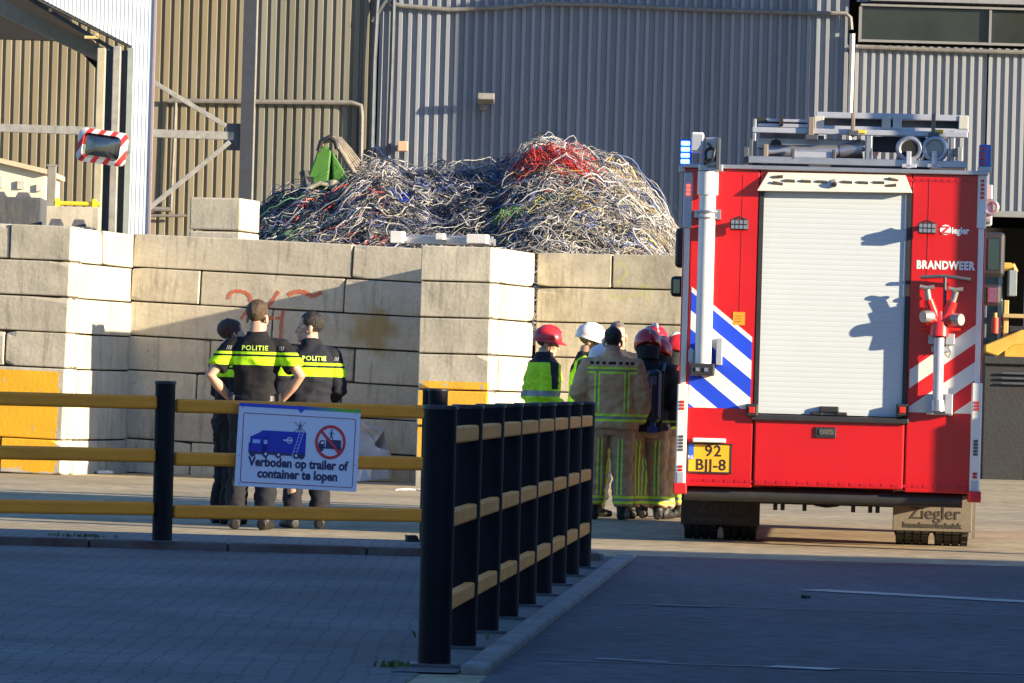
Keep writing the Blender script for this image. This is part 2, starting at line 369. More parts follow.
# fixtures on the wall
t = thing('wall_floodlight', 'small grey floodlight on a bracket high on the grey ribbed wall', 'floodlight', (at(486, 102, WY).x, WY, at(486, 102, WY).z))
bx('lamp_head', (.0, -.42, .05), (.34, .26, .14), M('lamp_grey', (.22, .21, .19), .5), t, .02, Matrix.Rotation(R(-20), 3, 'X'))
b = BM(); tube(b, [(-.06, 0, -.05), (-.06, -.2, -.06), (-.02, -.4, .0)], .035); obj('bracket', b, m_pipe, t)
bx('junction', (-.05, -.09, -.1), (.14, .14, .14), m_pipe, t, .01)
t = thing('wall_lamp', 'small square wall lamp low on the grey ribbed wall above the dark cables', 'wall lamp', (at(403, 147, WY).x, WY, at(403, 147, WY).z))
bx('lamp_box', (0, -.3, 0), (.2, .3, .2), M('copper_lamp', (.5, .33, .22), .5), t, .015); bx('mount', (0, -.075, 0), (.1, .15, .1), m_pipe, t)

# steel column with braces
CY = 102.0
p = at(248, 100, CY); cb = thing('steel_column', 'tall dark blue steel column with diagonal braces in front of the tan wall', 'column', (p.x, CY, 0))
b = BM(); box(b, (0, -.12, 6), (.24, .02, 12)); box(b, (0, .12, 6), (.24, .02, 12)); box(b, (0, 0, 6), (.02, .22, 12)); obj('column', b, M('column_dark_blue', (.028, .034, .05), .6), cb)
bx('lit_edge_strip', (.125, 0, 6), (.012, .262, 12), m_steel, cb)  # pale strip paints the light along the column's right edge
gz = at(236, 137, CY).z; bx('gusset_plate', (-.26, 0, gz), (.3, .03, .5), m_dsteel, cb, .01)
def bar(name, a, c, r, m, par, off=0):
    A = at(*a, CY); Cc = at(*c, CY); b = BM()
    d = Vector((Cc.x-A.x, 0, Cc.z-A.z)); L = d.length; ang = math.atan2(d.z, d.x)
    box(b, ((A.x+Cc.x)/2-p.x, off, (A.z+Cc.z)/2), (L, r, r), Matrix.Rotation(-ang, 3, 'Y')); return obj(name, b, m, par, bevel=.008)
bar('brace', (140, 74), (226, 126), .085, m_steel, cb, -.06); bar('brace', (140, 216), (230, 142), .085, m_steel, cb, -.05)
bar('tie_beam', (-20, 127), (234, 136), .15, m_steel, cb, .05)

# canopy building on the left: pale fine-ribbed gable, portal frame, soffit
GY = 82.0
g = thing('canopy_building', 'white ribbed gable and steel portal of the open shed at far left', 'shed', (0, GY, 0))
m_white = M('white_sheeting', (.60, .66, .72), .45, var=.05, vs=1, spec=.4)
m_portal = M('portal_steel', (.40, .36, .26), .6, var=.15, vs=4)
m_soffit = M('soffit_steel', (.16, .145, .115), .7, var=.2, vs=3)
def ribbed_poly(b, x0, x1, lower, z1, pitch, depth):
    x = x0; prev = None
    while x < x1:
        for f_, d_ in ((0, 0), (.55, 0), (.7, depth), (.9, depth)):
            xx = min(x+f_*pitch, x1); lo = b.verts.new((xx, d_, lower(xx))); hi = b.verts.new((xx, d_, z1))
            if prev and (lo.co.x-prev[0].co.x) > 1e-6: b.faces.new((prev[0], lo, hi, prev[1]))
            prev = (lo, hi)
        x += pitch
A0 = at(30, -7, GY); A1 = at(132, 46, GY); xr = at(151.5, 110, GY).x
b = BM(); ribbed_poly(b, A1.x, xr, lambda x: 0, 9, .06, .005); ribbed_poly(b, A0.x-.5, A1.x, lambda x: A1.z+(x-A1.x)*(A0.z-A1.z)/(A0.x-A1.x), 9, .06, .005); obj('gable_cladding', b, m_white, g)
bx('corner_trim', (xr+.012, .06, 4.5), (.03, .16, 9), M('corner_trim', (.28, .22, .25), .5), g)
xt = at(116, 120, GY).x; hc = at(117, 47, GY).z; bx('recess_shade_plate', (at(114.5, 120, GY).x, .3, hc/2), (.5, .03, hc-.06), m_dsteel, g); bx('portal_column', (xt, -.1, hc/2), (.11, .2, hc), m_steel, g, .01)  # dark plate added behind the columns as the shade in their recesses
bx('portal_flange', (at(129, 120, GY).x, .02, hc/2), (.085, .1, hc-.02), M('flange_grey', (.24, .28, .27), .6), g)
bx('portal_column', (at(101, 120, GY).x, -.2, hc/2-.02), (.12, .25, hc-.04), m_portal, g, .01)
def slab(name, a, c, th, y0, y1, m, dz=0):
    A = at(*a, GY); Cc = at(*c, GY); b = BM(); n = Vector((-(Cc.z-A.z), Cc.x-A.x)).normalized()*th
    prism(b, [(A.x, A.z+dz), (Cc.x, Cc.z+dz), (Cc.x-n.x*1, Cc.z-n.y+dz), (A.x-n.x, A.z-n.y+dz)][::1], y0, y1); return obj(name, b, m, g)
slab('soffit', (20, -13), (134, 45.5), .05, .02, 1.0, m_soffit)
slab('rafter', (-20, -13), (112, 50), .22, 1.0, 1.25, M('rafter_steel', (.3, .27, .2), .6, var=.2))
slab('rafter_lip', (10, -16), (112, 46), .06, .3, .5, m_dsteel)
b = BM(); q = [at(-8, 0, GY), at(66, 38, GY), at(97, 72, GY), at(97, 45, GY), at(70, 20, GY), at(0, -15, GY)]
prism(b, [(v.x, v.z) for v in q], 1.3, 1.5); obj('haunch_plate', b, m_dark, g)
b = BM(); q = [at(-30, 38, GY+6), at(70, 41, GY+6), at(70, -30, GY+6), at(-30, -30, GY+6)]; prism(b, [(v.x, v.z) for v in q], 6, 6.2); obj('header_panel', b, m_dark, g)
b = BM(); pp = at(103, 24, GY); box(b, (at(91, 37, GY).x, .1, at(91, 37, GY).z), (.2, .12, .04)); box(b, (at(97.5, 35, GY).x, .1, at(97.5, 35, GY).z+.03), (.04, .12, .12)); box(b, (at(50, 9.5, GY).x, .1, at(50, 9.5, GY).z), (.05, .05, .05)); obj('light_bracket', b, M('brass_bracket', (.6, .45, .2), .5), g)

# ------------------------------------------------------------------ concrete block walls
BETA = R(12)
e1 = Vector((math.cos(BETA), -math.sin(BETA), 0)); e2 = Vector((math.sin(BETA), math.cos(BETA), 0))
P0 = Vector((-5.50, 67.7, 0)); P1 = P0+e2*2.89; P3 = Vector((-1.145, 67.0, 0)); P4 = P3+e1*.897; P5 = P4+e2*2.56
BH = .44
def conc_mat(name, extra=None, tone=(.56, .51, .40), tone2=(.44, .395, .305)):
    m = M(name, tone, .9, var=.15, vs=2.2, col2=tone2, bump=.16, bs=20, fine=.07, rand=.10)
    nt = m.node_tree
    def stain(nt):   # dark runs and damp patches with their own shape
        (x, y, z), tc = coords(nt); mp = _n(nt, 'ShaderNodeMapping'); mp.inputs['Scale'].default_value = (5, 5, .7); nt.links.new(tc.outputs['Object'], mp.inputs[0])
        n = _n(nt, 'ShaderNodeTexNoise'); n.inputs['Scale'].default_value = 1.6; n.inputs['Detail'].default_value = 8; n.inputs['Roughness'].default_value = .7; nt.links.new(mp.outputs[0], n.inputs['Vector'])
        mr = _n(nt, 'ShaderNodeMapRange'); mr.inputs[1].default_value = .52; mr.inputs[2].default_value = .75; mr.inputs[4].default_value = .85; nt.links.new(n.outputs[0], mr.inputs[0]); return mr.outputs[0]
    overlay(m, stain, (.15, .135, .105))
    def pits(nt):
        (x, y, z), tc = coords(nt); v = _n(nt, 'ShaderNodeTexNoise'); v.inputs['Scale'].default_value = 16; v.inputs['Detail'].default_value = 4; nt.links.new(tc.outputs['Object'], v.inputs['Vector'])
        return mth(nt, 'MULTIPLY', mth(nt, 'GREATER_THAN', v.outputs[0], .70), .5)
    overlay(m, pits, (.16, .15, .13))
    if extra: overlay(m, *extra)
    return m
def ragged(nt, v, thr, amp, scale, less=True):
    (x, y, z), tc = coords(nt); n = _n(nt, 'ShaderNodeTexNoise'); n.inputs['Scale'].default_value = scale; n.inputs['Detail'].default_value = 5
    nt.links.new(tc.outputs['Object'], n.inputs['Vector']); off = mth(nt, 'MULTIPLY', mth(nt, 'SUBTRACT', n.outputs[0], .5), amp)
    return mth(nt, 'LESS_THAN' if less else 'GREATER_THAN', mth(nt, 'ADD', v, off), thr)
def yellow(zmax, xlo, xhi, ymax, zmin=-9):
    def fn(nt):
        (x, y, z), tc = coords(nt); f = mth(nt, 'LESS_THAN', z, zmax)
        f = mth(nt, 'MULTIPLY', f, mth(nt, 'LESS_THAN', y, ymax)); f = mth(nt, 'MULTIPLY', f, ragged(nt, x, xhi, .16, 4)); f = mth(nt, 'MULTIPLY', f, ragged(nt, x, xlo, .1, 5, False))
        f = mth(nt, 'MULTIPLY', f, ragged(nt, z, zmin, .2, 3, False))
        n = _n(nt, 'ShaderNodeTexNoise'); n.inputs['Scale'].default_value = 7; n.inputs['Detail'].default_value = 6; nt.links.new(tc.outputs['Object'], n.inputs['Vector'])
        return mth(nt, 'MULTIPLY', f, mth(nt, 'LESS_THAN', n.outputs[0], .66))
    return fn
m_conc = conc_mat('concrete_blocks')
m_conc_l = conc_mat('left_wall_blocks', (yellow(1.325, -20, 3.12, .05, .1), (.82, .43, .02)))
m_conc_p = conc_mat('pier_blocks', (yellow(1.285, .03, .93, .05, .3), (.82, .45, .04)))
m_gap = M('joint_mortar', (.07, .065, .055), .95)  # dark filler colour seen in the joints between blocks
def block_wall(name, label, origin, e, length, rows, z0, lens, mat, depth=.55, tilt=0.0, seed=0, group=None):
    """courses of big cast blocks along direction e from origin; local x runs along the wall, local y into it"""
    rot = (0, 0, math.atan2(e.y, e.x))
    t = thing(name, label, 'wall', origin, rot=rot, group=group)
    if tilt: t.rotation_euler = (Matrix.Rotation(rot[2], 4, 'Z') @ Matrix.Rotation(tilt, 4, 'Y')).to_euler()
    rnd = random.Random(seed)
    for r in range(rows):
        x = 0.0; ls = lens[r % len(lens)]; i = 0
        while x < length-.05:
            L = min(ls[i % len(ls)], length-x)
            if length-x-L < .25: L = length-x
            b = BM(); j = rnd.uniform(-.012, .012)
            box(b, (x+L/2, depth/2+j, z0+r*BH+BH/2), (L-.02, depth, BH-.018), Matrix.Rotation(rnd.uniform(-.004, .004), 3, 'Y'))
            bmesh.ops.subdivide_edges(b, edges=b.edges[:], cuts=5, use_grid_fill=True)
            for v in b.verts:
                n_ = noise.noise(v.co*3.1+Vector((seed*7, 0, r)))
                v.co += Vector((0, 1, 0))*.008*n_
            # chipped corners
            for v in b.verts:
                ex = min(v.co.x-x, x+L-v.co.x); ez = min(v.co.z-z0-r*BH, z0+r*BH+BH-v.co.z)
                if ex < .03 and ez < .03 and rnd.random() < .3:
                    v.co.y += .03*rnd.random() if v.co.y < depth/2 else 0; v.co.z += (.03 if v.co.z < z0+r*BH+BH/2 else -.03)*rnd.random()
            obj('block', b, mat, t, bevel=.014); x += L; i += 1
    b = BM(); box(b, (length/2, depth/2+.02, z0+rows*BH/2), (length-.06, depth-.12, rows*BH-.06)); obj('joint_filler', b, m_gap, t)
    return t
T1 = R(1.7)
block_wall('block_wall', 'end wall of pale concrete blocks with its lower courses painted yellow, at far left', P0-e1*3.2, e1, 3.2-.005, 8, 3.13-8*BH, [[1.6, 1.6], [.8, 1.6, .8], [3.2]], m_conc_l, tilt=T1*.6, seed=1)
def side_wall(name, label, o_, L, z0, lens, seed, tilt=0):   # return faces that run away from the camera and look right
    return block_wall(name, label, o_, e2, L, 8, z0, lens, m_conc, depth=.55, tilt=tilt, seed=seed)
# for return faces the visible side is on the right of direction e2, so the blocks lie to its left (local +y): fine
side_wall('block_wall', 'brightly sunlit concrete block wall running back from the yellow end wall', P0+e2*.56+Vector((0, 0, 0)), 2.89-.0, 3.065-8*BH, [[2.9], [1.45, 1.45], [2.9], [1.0, 1.9]], 2)
rec = block_wall('block_wall', 'recessed concrete block wall with red graffiti behind the police officers', P1-e1*.08, e1, 4.0, 8, 3.085-8*BH, [[1.9, 2.0], [.92, 1.9, 1.1], [2.9, 1.0], [.95, 1.9, 1.05], [1.1, 1.9, .9]], m_conc, tilt=T1, seed=3)
pier = block_wall('block_wall', 'protruding pier of concrete blocks with a yellow foot, left of the hard hats', P3, e1, .897, 8, 2.94-8*BH, [[.9]], m_conc_p, seed=4)
side_wall('block_wall', 'sunlit return of the concrete block pier beside the hard hats', P4+e2*.56, 2.56-.56, 2.94-8*BH, [[2.1]], 5)
lw = block_wall('block_wall', 'long concrete block wall behind the firefighters, running behind the fire truck', P5+e1*.02+e2*.0, e1, 4.9, 8, 2.95-8*BH, [[1.95, 1.6, 1.8], [.97, 2.2, 1.9], [1.95, 1.95, 1.95]], m_conc, seed=6)
# graffiti strokes on the recessed wall
mw = rec.matrix_world if False else (Matrix.Translation(rec.location) @ rec.rotation_euler.to_matrix().to_4x4())
mwi = mw.inverted()
_V, _P = [], []
for o in KIDS(rec):
    if o.name.startswith('block'):
        k0 = len(_V); _V += [v.co.copy() for v in o.data.vertices]; _P += [tuple(i+k0 for i in p.vertices) for p in o.data.polygons]
rec_bvh = BVHTree.FromPolygons(_V, _P)
def on_wall(px, py, off=-.03):
    o_ = mwi @ Vector((0, 0, CAMH)); d = mwi.to_3x3() @ ray(px, py); t = (off-o_.y)/d.y
    q = o_+d*t; h_ = rec_bvh.ray_cast(q+Vector((0, -.3, 0)), Vector((0, 1, 0)))
    if h_[0] is not None and h_[0].y < .06: q.y = h_[0].y-.004
    else: q.y = -.008
    return q
b = BM()
def stroke(pts, wdt):
    P = [on_wall(*p) for p in pts]; n = len(P); L = []; 
    for i in range(n):
        d = (P[min(i+1, n-1)]-P[max(i-1, 0)]); d.y = 0; d.normalize(); nn = Vector((-d.z, 0, d.x))*wdt*(1+.25*math.sin(i*2.1))
        L.append((b.verts.new(P[i]+nn), b.verts.new(P[i]-nn)))
    for a, c in zip(L, L[1:]): b.faces.new((a[0], c[0], c[1], a[1]))
def arc(pts, n=10):
    out = []
    for k in range(n+1):
        t_ = k/n; i = min(int(t_*(len(pts)-1)), len(pts)-2); f = t_*(len(pts)-1)-i
        p0_, p1_, p2_, p3_ = pts[max(i-1, 0)], pts[i], pts[i+1], pts[min(i+2, len(pts)-1)]
        out.append(tuple(.5*(2*p1_[q]+(p2_[q]-p0_[q])*f+(2*p0_[q]-5*p1_[q]+4*p2_[q]-p3_[q])*f*f+(3*p1_[q]-p0_[q]-3*p2_[q]+p3_[q])*f**3) for q in (0, 1)))
    return out
stroke(arc([(227, 299), (230, 293), (238, 291), (247, 294), (251, 303)], 24), .021)
stroke(arc([(251, 303), (247, 310), (240, 319)], 6), .021)
stroke(arc([(278, 291), (272, 300), (266, 309)], 6), .021)
stroke(arc([(287, 295), (294, 292), (303, 292), (312, 296), (321, 292)], 26), .027)
stroke(arc([(283, 310), (281, 322), (280, 338)], 6), .021); stroke(arc([(266, 318), (282, 318)], 3), .022)
obj('graffiti', b, M('red_spray_paint', (.50, .09, .04), .7, var=.2, vs=8, col2=(.45, .17, .10)), rec)
b = BM()
def blot(cx, cy, rx, ry, seed):
    vs = []
    for k in range(22):
        a = 2*math.pi*k/22; q = 1+.45*noise.noise(Vector((math.cos(a)*2+seed, math.sin(a)*2, seed*.7))); vs.append(b.verts.new(on_wall(cx+rx*q*math.cos(a), cy+ry*q*math.sin(a), -.026)))
    b.faces.new(vs)
b.free()
rs = on_wall(373, 331)
def ochre(nt):
    (x, y, z), tc = coords(nt); n = _n(nt, 'ShaderNodeTexNoise'); n.inputs['Scale'].default_value = 5; n.inputs['Detail'].default_value = 8; nt.links.new(tc.outputs['Object'], n.inputs['Vector'])
    d_ = mth(nt, 'SQRT', mth(nt, 'ADD', mth(nt, 'POWER', mth(nt, 'SUBTRACT', x, rs.x), 2), mth(nt, 'POWER', mth(nt, 'SUBTRACT', z, rs.z), 2)))
    return mth(nt, 'MULTIPLY', mth(nt, 'MULTIPLY', mth(nt, 'SUBTRACT', mth(nt, 'ADD', n.outputs[0], .1), mth(nt, 'MULTIPLY', d_, 1.7)), 3.0, True), .75)
m_conc_r = conc_mat('graffiti_wall_blocks', (ochre, (.33, .215, .06)))
for o in KIDS(rec):
    if o.name.startswith('block'): o.data.materials[0] = m_conc_r

mw2 = (Matrix.Translation(lw.location) @ lw.rotation_euler.to_matrix().to_4x4()).inverted(); gx = mw2.to_3x3()
def right_wall_pt(px, py):
    o_ = mw2 @ Vector((0, 0, CAMH)); d = gx @ ray(px, py); return o_+d*(-o_.y/d.y)
rw = [right_wall_pt(*p) for p in ((612, 268), (622, 262), (628, 272), (616, 286), (610, 298), (632, 296), (655, 290), (640, 284), (650, 300))]
def scrawl(nt):   # faint green spray lines
    (x, y, z), tc = coords(nt); tot = None
    for a_, c_ in zip(rw, rw[1:]):
        ax_, az_, dx_, dz_ = a_.x, a_.z, c_.x-a_.x, c_.z-a_.z; l2 = dx_*dx_+dz_*dz_
        u = mth(nt, 'DIVIDE', mth(nt, 'ADD', mth(nt, 'MULTIPLY', mth(nt, 'SUBTRACT', x, ax_), dx_), mth(nt, 'MULTIPLY', mth(nt, 'SUBTRACT', z, az_), dz_)), l2, True)
        ex = mth(nt, 'SUBTRACT', mth(nt, 'SUBTRACT', x, ax_), mth(nt, 'MULTIPLY', u, dx_)); ez = mth(nt, 'SUBTRACT', mth(nt, 'SUBTRACT', z, az_), mth(nt, 'MULTIPLY', u, dz_))
        d2 = mth(nt, 'ADD', mth(nt, 'MULTIPLY', ex, ex), mth(nt, 'MULTIPLY', ez, ez)); f = mth(nt, 'LESS_THAN', d2, .0005); tot = f if tot is None else mth(nt, 'MAXIMUM', tot, f)
    return mth(nt, 'MULTIPLY', tot, .4)
m_conc_g = conc_mat('scrawled_wall_blocks', (scrawl, (.42, .46, .16)), tone=(.50, .455, .35), tone2=(.33, .30, .225))
for o in KIDS(lw):
    if o.name.startswith('block'): o.data.materials[0] = m_conc_g
# loose blocks on and behind the walls
def studs(b, x0, x1, y0, y1, z, n, h=.09):
    wd = (x1-x0)/n
    for i in range(n):
        cx = x0+wd*(i+.5); xprism
        a = wd*.33; q = wd*.2
        V = []
        for (zz, s) in ((z-.01, a), (z+h, q)):
            V.append([b.verts.new((cx+sx*s, (y0+y1)/2+sy*(s+.02), zz)) for sx, sy in ((-1, -1), (1, -1), (1, 1), (-1, 1))])
        for k in range(4): b.faces.new((V[0][k], V[0][(k+1) % 4], V[1][(k+1) % 4], V[1][k]))
        b.faces.new(V[1]); b.faces.new(V[0][::-1])
# the two stacked blocks near the column (front x 190-240, side to 262), resting on a rear wall course
LB = 71.6
pa = at(189, 236, LB); pb = at(242, 240, LB)
for k in range(2):
    t = thing('loose_block', ['pale concrete block directly under the topmost one, left of the green cables', 'topmost pale concrete block, standing proud of the wall left of the green cables'][k], 'concrete block', (pa.x, LB, 0), rot=(0, 0, -BETA), group='concrete blocks stacked left of the cables')
    ztop = at(215, 197, LB).z; hh = .44
    bb = BM(); box(bb, (.34, .5, ztop-hh*(1.5-k)), (.68, 1.0, hh-.02)); 
    o = obj('block_body', bb, m_conc, t, bevel=.02)
bb = BM(); box(bb, (.34, .5, (ztop-hh*2)/2), (.69, 1.01, ztop-hh*2-.01)); t = thing('block_stack', 'concrete block column hidden below the two loose pale blocks', 'concrete block', (pa.x, LB, 0), rot=(0, 0, -BETA)); obj('block_body', bb, m_conc, t)
# stud-topped blocks at far left, shade painted into their concrete tone
m_conc_shade = conc_mat('shade_toned_blocks', tone=(.085, .09, .105), tone2=(.06, .065, .075))
sx0 = -7.6; zt_ = at(20, 197, 72.5).z
t = thing('stud_block', 'concrete stacking block painted shade dark, studs on its top, above the yellow end wall', 'concrete block', (0, 72.5, 0))
x1_ = at(42, 205, 72.5).x; bb = BM(); box(bb, ((sx0+x1_)/2, .4, zt_/2), (x1_-sx0, .8, zt_)); obj('block_body', bb, m_conc_shade, t, bevel=.03)
bb = BM(); xa_ = at(-16, 200, 72.5).x; studs(bb, xa_, x1_-.12, .1, .7, zt_, 2, .075); obj('stud', bb, m_conc_shade, t)
t = thing('stud_block', 'low stacking block painted shade dark, two studs, between larger block and shed column', 'concrete block', (0, 72.0, 0))
x0_ = at(42, 228, 72).x; x1_ = at(92, 230, 72).x; z2 = at(66, 226, 72).z; bb = BM(); box(bb, ((x0_+x1_)/2, .4, z2/2), (x1_-x0_, .8, z2)); obj('block_body', bb, m_conc_shade, t, bevel=.03)
bb = BM(); studs(bb, x0_, x1_-.05, .1, .7, z2, 2, .1); obj('stud', bb, m_conc_shade, t)
# pale low wall with a yellow rail, cabin behind
t = thing('low_wall', 'pale concrete upstand with a yellow rail on top, left of the shed column', 'wall', (0, 79, 0))
x0_ = at(43, 215, 79).x; x1_ = at(99, 215, 79).x; zz = at(70, 206.5, 79).z; bx('wall_body', ((x0_+x1_)/2, .15, zz/2), (x1_-x0_, .3, zz), m_conc, t, .01)
b = BM(); xa_ = at(53, 204, 79).x; tube(b, [(xa_, .15, zz+.05), (x1_, .15, zz+.05)], .03); box(b, (xa_+.05, .15, zz+.05), (.06, .1, .14)); box(b, (x1_-.08, .15, zz+.05), (.06, .1, .14)); obj('yellow_rail', b, M('yellow_rail_paint', (.75, .55, .03), .5), t)
t = thing('site_cabin', 'white site cabin with small windows behind the shade-toned stud block', 'cabin', (0, 92, 0))
xl_ = at(-40, 180, 92).x; xr_ = at(45, 180, 92).x; za = at(0, 163, 92).z; zb = at(45, 173.5, 92).z
b = BM(); prism(b, [(xl_, 0), (xr_, 0), (xr_, zb), (xl_, za+(za-zb)*.9)], 0, 3); m_cab = M('cabin_white', (.66, .60, .46), .6, var=.06); obj('cabin_wall', b, m_cab, t)
b = BM(); prism(b, [(xl_, za+(za-zb)*.9), (xr_+.08, zb-.02), (xr_+.08, zb+.06), (xl_, za+(za-zb)*.9+.08)], -.12, 3.1); obj('cabin_roof', b, M('cabin_roof', (.5, .43, .3), .6), t)
for (a, c) in (((-2, 182), (10, 12)), ((21, 185), (7, 8)), ((39, 188), (5, 7))):
    q = at(*a, 92); bx('cabin_window', (q.x, -.02, q.z), (c[0]/60, .06, c[1]/60), M('cabin_pane', (.5, .47, .4), .3), t)
t = thing('steel_post', 'short grey steel post beside the white site cabin', 'post', (at(51.5, 190, 88).x, 88, 0)); zz = at(51.5, 166, 88).z
bx('post_body', (0, 0, zz/2), (.14, .1, zz), M('post_grey', (.22, .21, .18), .6), t, .01); bx('post_cap', (0, 0, zz+.01), (.16, .12, .02), m_steel, t)
#PART3

# ------------------------------------------------------------------ fire truck (rear face at depth 45 m)
TY = 45.0; TX = at(831, 340, TY).x; PPM = F/TY
def L2(px, py):
    p = at(px, py, TY); return (p.x-TX, p.z)
def rc(x0, y0, x1, y1):
    c = L2((x0+x1)/2, (y0+y1)/2); return c[0], c[1], (x1-x0)/PPM, (y1-y0)/PPM
m_red = M('fire_red_paint', (.50, .006, .010), .32, var=.07, vs=1.5, coat=.3)
m_redd = M('red_trim', (.50, .012, .015), .45, var=.05)
m_alu = M('aluminium', (.42, .43, .46), .38, .75, var=.1, vs=8, fine=.05, bs=90)
m_alu_l = M('brushed_aluminium', (.44, .46, .52), .45, .4, var=.08, vs=8)
m_wht = M('white_plastic', (.74, .72, .68), .45, var=.05)
m_blk = M('black_rubber', (.018, .018, .019), .75, var=.25, vs=9, bump=.2, bs=60)
m_blkp = M('black_plastic', (.025, .025, .028), .45, var=.2)
m_led = M('led_dark_lens', (.09, .085, .08), .2, var=.6, vs=60)
m_redl = M('red_lens', (.6, .03, .02), .2, var=.3, vs=40)
m_amber = M('amber_lens', (.75, .25, .02), .25)
m_bluee = M('lit_blue_beacon', (.02, .08, .9), .2, emit=(.05, .18, 1.0), es=7)
m_blued = M('blue_beacon_lens', (.04, .10, .42), .15, var=.2)
m_rede = M('lit_red_led', (.9, .05, .03), .3, emit=(1, .06, .03), es=1.6)
def mat_stripes(name, c1, c2, slope, off, period, duty):
    m = M(name, c1, .4, var=.03); 
    def fn(nt):
        (x, y, z), _ = coords(nt); v = mth(nt, 'ADD', z, mth(nt, 'MULTIPLY', x, slope)); v = mth(nt, 'FRACT', mth(nt, 'DIVIDE', mth(nt, 'SUBTRACT', v, off), period))
        return mth(nt, 'LESS_THAN', v, duty)
    overlay(m, fn, c2); return m
m_slat = M('white_roller_slats', (.53, .575, .60), .42, var=.03, vs=1)
nt = m_slat.node_tree; bN = nt.nodes['Principled BSDF']; (x_, y_, z_), _tc = coords(nt)
sn = mth(nt, 'ABSOLUTE', mth(nt, 'SINE', mth(nt, 'MULTIPLY', z_, math.pi/.042))); sn = mth(nt, 'POWER', sn, .22)
bp = _n(nt, 'ShaderNodeBump'); bp.inputs['Strength'].default_value = .55; bp.inputs['Distance'].default_value = .006; nt.links.new(sn, bp.inputs['Height']); nt.links.new(bp.outputs[0], bN.inputs['Normal'])

truck = thing('fire_truck', 'red fire truck with white rear shutter, roof ladders and a lit blue beacon', 'fire truck', (TX, TY, 0), R(-3.35))
TRI = (Matrix.Translation((TX, TY, 0)) @ Matrix.Rotation(R(-3.35), 4, 'Z')).inverted()
HW = 1.235; zT = L2(831, 171)[1]; zB = L2(831, 490)[1]
zSh0 = L2(831, 415)[1]; xs0 = rc(757, 300, 757, 300)[0]; xs1 = rc(909, 300, 909, 300)[0]
zSt = L2(831, 186)[1]
# main body behind the rear panels
bx('body', (0, 3.1, (zT+zB)/2), (2*HW-.01, 5.8, zT-zB-.01), m_red, truck, .03)
for s in (-1, 1):
    for k in range(3):
        sh = bx('side_shutter', (s*(HW+.004), 1.15+k*1.75, 1.85), (.012, 1.5, 1.7), m_slat, truck)
for s in (-1, 1): bx('side_skirt', (s*(HW+.004), 2.9, .68), (.014, 5.3, .5), m_dsteel, truck)
# rear panels (0.16 m deep), the shutter sits back between them
lp = bx('rear_panel', ((-HW+xs0)/2, .08, (zT+zB)/2), (xs0+HW, .2, zT-zB), m_red, truck, .012)
rp = bx('rear_panel', ((HW+xs1)/2, .08, (zT+zB)/2), (HW-xs1, .2, zT-zB), m_red, truck, .012)
bx('header_panel', ((xs0+xs1)/2, .085, (zT+zSt)/2), (xs1-xs0-.004, .2, zT-zSt), m_red, truck, .008)
fl = bx('rear_flap', ((xs0+xs1)/2, .07, (zSh0-.05+zB+.02)/2), (xs1-xs0-.022, .2, zSh0-.05-zB-.02), m_red, truck, .012)
c = rc(815, 427, 836, 438); h_ = bx('flap_handle', (c[0], -.034, c[1]), (c[2], .02, c[3]), m_blkp, fl, .006); bx('handle_recess', (c[0]+.01, -.045, c[1]+.005), (c[2]*.7, .012, c[3]*.5), m_led, fl)
b = BM(); box(b, ((xs0+xs1)/2, -.022, zSh0-.035), (xs1-xs0+.05, .1, .05)); obj('step_bar', b, m_blkp, truck, bevel=.012)
b = BM(); box(b, (0, -.022, zSh0+.045), (.16, .07, .05)); box(b, (.1, -.02, zSh0+.01), (.1, .05, .03)); box(b, (-.1, -.02, zSh0+.01), (.1, .05, .03)); obj('shutter_handle', b, m_blkp, truck, bevel=.01)
for px in (752, 902):
    c = rc(px-6, 404, px+6, 416); lm = bx('corner_lamp', (c[0], -.05, c[1]), (.1, .09, .1), m_blkp, truck, .012); bx('lens', (c[0], -.097, c[1]), (.05, .014, .05), m_redl, lm, .004)
# shutter and its frame
shz = (zSh0+zSt)/2; sh = bx('roller_shutter', ((xs0+xs1)/2, .018, shz), (xs1-xs0-.03, .05, zSt-zSh0), m_slat, truck)
b = BM()
for xx in (xs0+.018, xs1-.018): bx('shutter_rail', (xx, .0, shz), (.036, .05, zSt-zSh0), m_blkp, truck)
b = BM(); box(b, (xs1-.045, -.0, shz), (.014, .04, zSt-zSh0-.02)); obj('rail_edge', b, m_alu_l, truck)
# trapezoid hood above the shutter, leaning outwards
q = [L2(768, 172), L2(905, 175), L2(912, 193.5), L2(757, 191)]
b = BM(); V = [b.verts.new((p[0], -.03 if i < 2 else -.10, p[1])) for i, p in enumerate(q)]; W = [b.verts.new((p[0], .0, p[1])) for p in q]
b.faces.new(V)
for i in range(4): b.faces.new((V[i], W[i], W[(i+1) % 4], V[(i+1) % 4]))
hood = obj('shutter_hood', b, M('hood_cream', (.66, .62, .52), .5, var=.04), truck, bevel=.006)
def on_hood(px, py):
    x, z = L2(px, py); f = (L2(831, 173.5)[1]-z)/(L2(831, 173.5)[1]-L2(831, 192)[1]); return x, -.03-.07*f, z
tilt = Matrix.Rotation(math.atan2(.07, .15), 3, 'X')
for (px, py, a) in ((778, 177, -6), (778, 183.5, 10), (790, 181, 2), (806, 181.5, 2), (822, 182, 2), (847, 182.5, 2), (863, 183, 2), (879, 183, 0), (893, 180, 12), (891, 186, -8)):
    x, y, z = on_hood(px, py); bx('hood_lamp', (x, y-.004, z), (.085, .02, .022), m_led, hood, .003, tilt @ Matrix.Rotation(R(a), 3, 'Y'))
